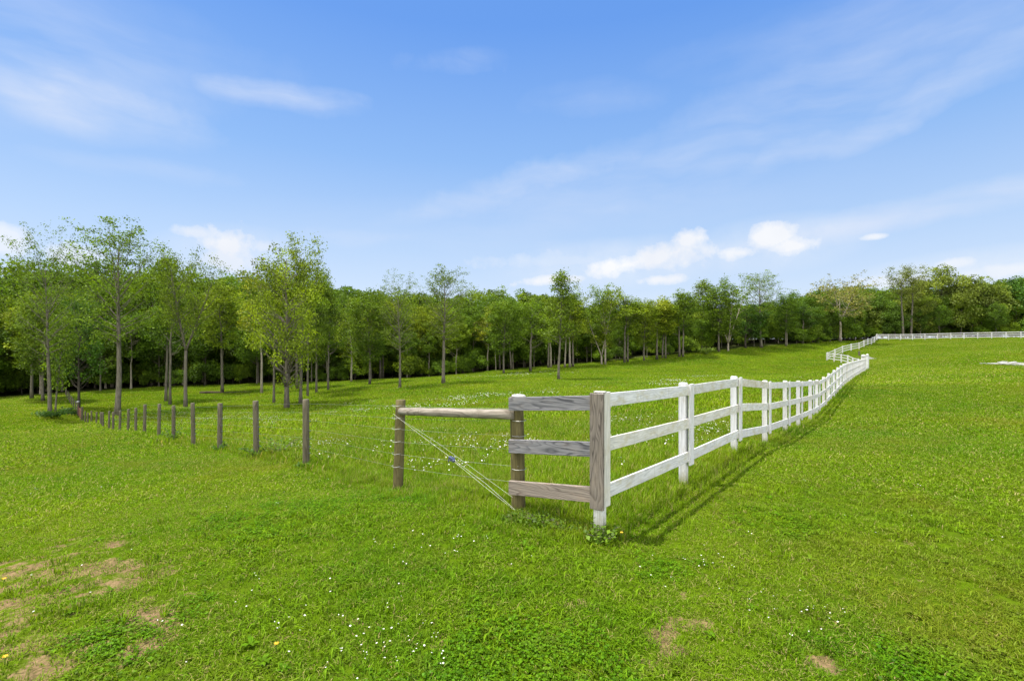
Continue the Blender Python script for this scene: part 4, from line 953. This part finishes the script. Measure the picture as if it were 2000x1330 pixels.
for i, (px, py, lab) in enumerate(((9,1313,'yellow dandelion in the near bottom corner of the lawn'),(7,1150,'yellow dandelion by the sandy bare patch'),(540,1285,'tiny yellow dandelion among white clover heads'))):
    p = hit(px, py); t = thing('dandelion', lab, 'flower', p, i, 'dandelions in the lawn')
    mb = MB(); mb.tube([(0,0,-.01),(.004,0,.045)], .002, 5); o = mb.make('stem', M_ivy, t); o.color = (.08,.17,.02,1)
    V = [(0,0,.062)]; Fs = []
    for k in range(24): V.append(((.016 if k % 2 else .012)*math.cos(k*.2618)+.004, (.016 if k % 2 else .012)*math.sin(k*.2618), .052+.004*(k % 3)))
    Fs = [(0, 1+k, 1+(k+1) % 24) for k in range(24)]; me = mesh('petals', V, Fs); link('flower_head', me, M_yellow, t)
p = Vector((1.10, 4.86, gz(1.10, 4.86))); t = thing('dandelion', 'yellow flower beside the weed at the corner post', 'flower', p, 1, 'dandelions in the lawn')
mb = MB(); mb.tube([(0,0,-.01),(.004,0,.10)], .002, 5); o = mb.make('stem', M_ivy, t); o.color = (.08,.17,.02,1); link('flower_head', bpy.data.meshes.new_from_object(bpy.data.objects['flower_head']), None, t, (0,0,.06))

# ------------------------------------------------------------------ pale concrete pad on the right with loose boards
pad = [(1913,711,None),(2000,715,None),(2130,721,None),(2130,714,None),(2000,710.2,None)]
Vp = [hit(px, y) for px, y, _ in pad]; mb = MB()
top = [(v.x, v.y, v.z+.10) for v in Vp]; bot = [(v.x, v.y, v.z-.2) for v in Vp]; n = len(Vp)
mb.add(top+bot, [tuple(range(n))]+[(i, n+i, n+(i+1) % n, (i+1) % n) for i in range(n)])
tag(mb.make('path', M_conc), 'pale concrete slab sunk in the lawn', None, None, 'structure')
def board(px, y, dx, L, w, rz, tilt, zoff, label):
    p = hit(px, y); t = bpy.data.objects
    mb = MB(); mb.box(-L*.4, L*.4, -w/2, w/2, 0, .06, .01, tilt, .004)
    o = mb.make('board', M_offwhite, None, (p.x, p.y, gz(p.x, p.y)+.10+zoff*.7), rz); tag(o, label, 'board', 'loose boards on the slab')
board(1958, 711.8, 0, 1.0, .35, .2, .05, .16, 'pale board end lying highest on the concrete slab')
board(1969, 712.6, 0, 1.5, .25, -.3, .16, .10, 'pale board propped at a slant on the concrete slab')
board(1981, 713.2, 0, 1.3, .35, .05, -.02, .14, 'long pale board lying flat above a dark gap on the slab')
board(1962, 713.0, 0, 1.2, .3, -.1, .0, .02, 'low pale board lying under the others on the slab')

# ------------------------------------------------------------------ sky, sun, camera
SUN_DIR = Vector((-.97, .24, 0)).normalized(); ELEV = math.radians(69)
to_sun = Vector((SUN_DIR.x*math.cos(ELEV), SUN_DIR.y*math.cos(ELEV), math.sin(ELEV)))
sl = bpy.data.lights.new('sun', 'SUN'); sl.energy = 4.2; sl.angle = math.radians(.9); sl.color = (1, .95, .86)
so = bpy.data.objects.new('sun', sl); C.objects.link(so); so.location = (0,0,60); so.rotation_euler = (-to_sun).to_track_quat('-Z', 'Y').to_euler()
W = bpy.data.worlds.new('World'); bpy.context.scene.world = W; W.use_nodes = True; nt = W.node_tree; nt.nodes.clear(); g = NT(nt)
sky = g.n('ShaderNodeTexSky', sky_type='NISHITA', sun_disc=False, sun_elevation=ELEV, sun_rotation=math.atan2(to_sun.x, to_sun.y), air_density=1.0, dust_density=.6, ozone_density=2.0)
dirv = g.n('ShaderNodeTexCoord').outputs['Generated']
sep = g.n('ShaderNodeSeparateXYZ', {0: dirv}); dx, dy, dz = sep.outputs
el = g.math('ARCSINE', dz); az = g.math('ARCTAN2', dx, dy)
GAIN = 2**.9
grad = g.ramp(g.math('MULTIPLY', el, 1/1.6), [(0, (.72,.81,.97)), (.05, (.65,.77,.97)), (.12, (.49,.67,.96)), (.22, (.28,.51,.94)), (.36, (.130,.345,.885)), (.7, (.10,.29,.80)), (1, (.09,.26,.7))])
sk = g.n('ShaderNodeVectorMath', {0: sky.outputs[0], 1: (.10,.10,.10)}, operation='MULTIPLY').outputs[0]
SKYMIX = .85
col = g.mix(SKYMIX, sk, g.mix(1, grad, (1/GAIN,)*3, 'MULTIPLY'))
ae = g.n('ShaderNodeCombineXYZ', {0: az, 1: el, 2: 0}).outputs[0]
def azel(px, py):
    v = Vector(((px-1000)/F, 1, -(py-665)/F)); return math.atan2(v.x, v.y), math.asin(v.z/v.length)
# soft ice cloud: streaks combed along the band that crosses the sky
n_w = g.noise(ae, 3.0, 3, .5, 'Color')
aew = g.n('ShaderNodeVectorMath', {0: ae, 1: g.n('ShaderNodeVectorMath', {0: n_w, 1: (.22,.10,0)}, operation='MULTIPLY').outputs[0]}, operation='ADD').outputs[0]
rotm = g.n('ShaderNodeMapping', {'Rotation': (0,0,math.radians(-16)), 'Scale': (2.2, 11, 1)}); nt.links.new(aew, rotm.inputs[0])
streak = g.noise(rotm.outputs[0], 1.6, 6, .55)
fine = g.noise(ae, 17, 9, .64); big = g.noise(ae, 5, 3, .5)
def blob(px, py, rx, ry, ang=0):
    a, e = azel(px, py); k = F*.92
    m_ = g.n('ShaderNodeMapping', {'Location': (-a, -e, 0)}, vector_type='POINT'); nt.links.new(ae, m_.inputs[0])
    m2 = g.n('ShaderNodeMapping', {'Rotation': (0,0,math.radians(ang)), 'Scale': (k/rx, k/ry, 0)}); nt.links.new(m_.outputs[0], m2.inputs[0])
    # Mapping applies scale before rotation, so rotate first with its own node
    m1 = g.n('ShaderNodeMapping', {'Rotation': (0,0,math.radians(ang))}); nt.links.new(m_.outputs[0], m1.inputs[0])
    m2.inputs['Rotation'].default_value = (0,0,0); nt.links.new(m1.outputs[0], m2.inputs[0])
    return g.n('ShaderNodeVectorMath', {0: m2.outputs[0]}, operation='LENGTH').outputs['Value']
def add(tot, v): return v if tot is None else g.math('MAXIMUM', tot, v)
cir = None
ae_keep = ae
w1 = g.n('ShaderNodeVectorMath', {0: g.noise(ae, 4.5, 5, .6, 'Color'), 1: (.5,.5,.5)}, operation='SUBTRACT').outputs[0]
ae = g.n('ShaderNodeVectorMath', {0: ae, 1: g.n('ShaderNodeVectorMath', {0: w1, 1: (.45,.05,0)}, operation='MULTIPLY').outputs[0]}, operation='ADD').outputs[0]
for (px, py, rx, ry, ang, k) in ((110,180,240,50,3,1.0),(60,90,320,110,-4,.5),(570,190,150,26,-4,.75),(905,125,100,20,-3,.3),(1480,250,760,85,-16,.5),(1800,190,320,34,-15,.6),(980,375,320,36,-16,.65),(1850,405,380,24,-5,.9),(690,465,160,22,0,.5),(1720,50,320,50,4,.35),(1150,480,160,18,0,.35),(280,330,130,18,0,.3),(1150,190,150,32,0,.25),(1000,440,700,60,-4,.22)):
    r_ = blob(px, py, rx, ry, ang)
    cir = add(cir, g.math('MULTIPLY', g.ramp(r_, [(0, 1), (.45, .7), (1, 0)]), k))
ae = ae_keep
cirr = g.math('MULTIPLY', cir, g.ramp(streak, [(.30, .12), (.66, 1)]))
col = g.mix(g.math('MULTIPLY', cirr, .86, clamp=True), col, tuple(c/GAIN for c in (.72,.80,.97)))
# broad thin veil low down
cum = None
for (px, py, rx, ry, ang, k) in ((450,480,50,34,0,1),(385,455,38,11,0,.7),(515,482,28,14,0,.6),(440,508,58,24,0,.8),(1340,468,54,25,-8,1),(1310,496,88,30,-6,1),(1215,519,112,23,-8,1),(1080,547,90,12,-4,.95),(1290,546,50,11,0,.95),(1500,464,56,28,0,1.0),(1555,480,58,20,0,1),(1450,494,48,14,0,.9),(1708,463,20,6,0,.8),(1865,514,32,11,0,.75),(1960,528,48,13,0,.75),(8,470,34,24,0,.7),(150,500,36,18,0,.6),(1760,550,60,14,0,.6),(1120,510,200,20,0,.35)):
    r_ = blob(px, py, rx, ry, ang)
    v = g.math('ADD', g.math('SUBTRACT', 1.0, r_), g.math('MULTIPLY', g.math('SUBTRACT', fine, .5), 2.4))
    cum = add(cum, g.math('MULTIPLY', g.ramp(v, [(.08, 0), (.34, .55), (.75, 1)]), k))
for (px, py, rx, ry) in ((1220,515,260,48),(1500,480,150,50),(460,495,120,48),(1900,525,150,30)):
    cum = add(cum, g.math('MULTIPLY', g.ramp(blob(px, py, rx, ry, -3), [(0, .6), (.5, .38), (1, 0)]), g.ramp(fine, [(.3, .35), (.7, 1)])))
cw = g.mix(g.ramp(big, [(.35, 0), (.65, 1)]), tuple(c/GAIN for c in (.86,.89,.96)), tuple(c/GAIN for c in (1.02,1.02,1.02)))
col = g.mix(g.math('MULTIPLY', cum, .93, clamp=True), col, cw)
# bright broken cloud added to the unseen sky behind the viewer, as fill light
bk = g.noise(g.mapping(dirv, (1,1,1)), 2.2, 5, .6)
back_fill = g.math('MULTIPLY', g.ramp(g.math('MULTIPLY', dy, -1), [(.05, 0), (.45, 1)]), g.ramp(bk, [(.30, 0), (.50, 1)]))
col = g.mix(back_fill, col, (1.5,1.49,1.5))
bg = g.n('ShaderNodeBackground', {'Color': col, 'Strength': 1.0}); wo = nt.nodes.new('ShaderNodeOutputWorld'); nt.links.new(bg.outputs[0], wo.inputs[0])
W.cycles.sampling_method = 'MANUAL'; W.cycles.sample_map_resolution = 512

cam = bpy.data.cameras.new('camera'); cam.lens = 17; cam.sensor_width = 36; cam.clip_end = 3000; cam.clip_start = .05
co_ = bpy.data.objects.new('camera', cam); C.objects.link(co_); co_.location = (0,0,HC); co_.rotation_euler = (math.radians(90),0,0)
sc = bpy.context.scene; sc.camera = co_
sc.view_settings.view_transform = 'Standard'; sc.view_settings.look = 'None'; sc.view_settings.gamma = 1; sc.view_settings.exposure = .9
sc.cycles.max_bounces = 6; sc.cycles.diffuse_bounces = 3; sc.cycles.transmission_bounces = 4
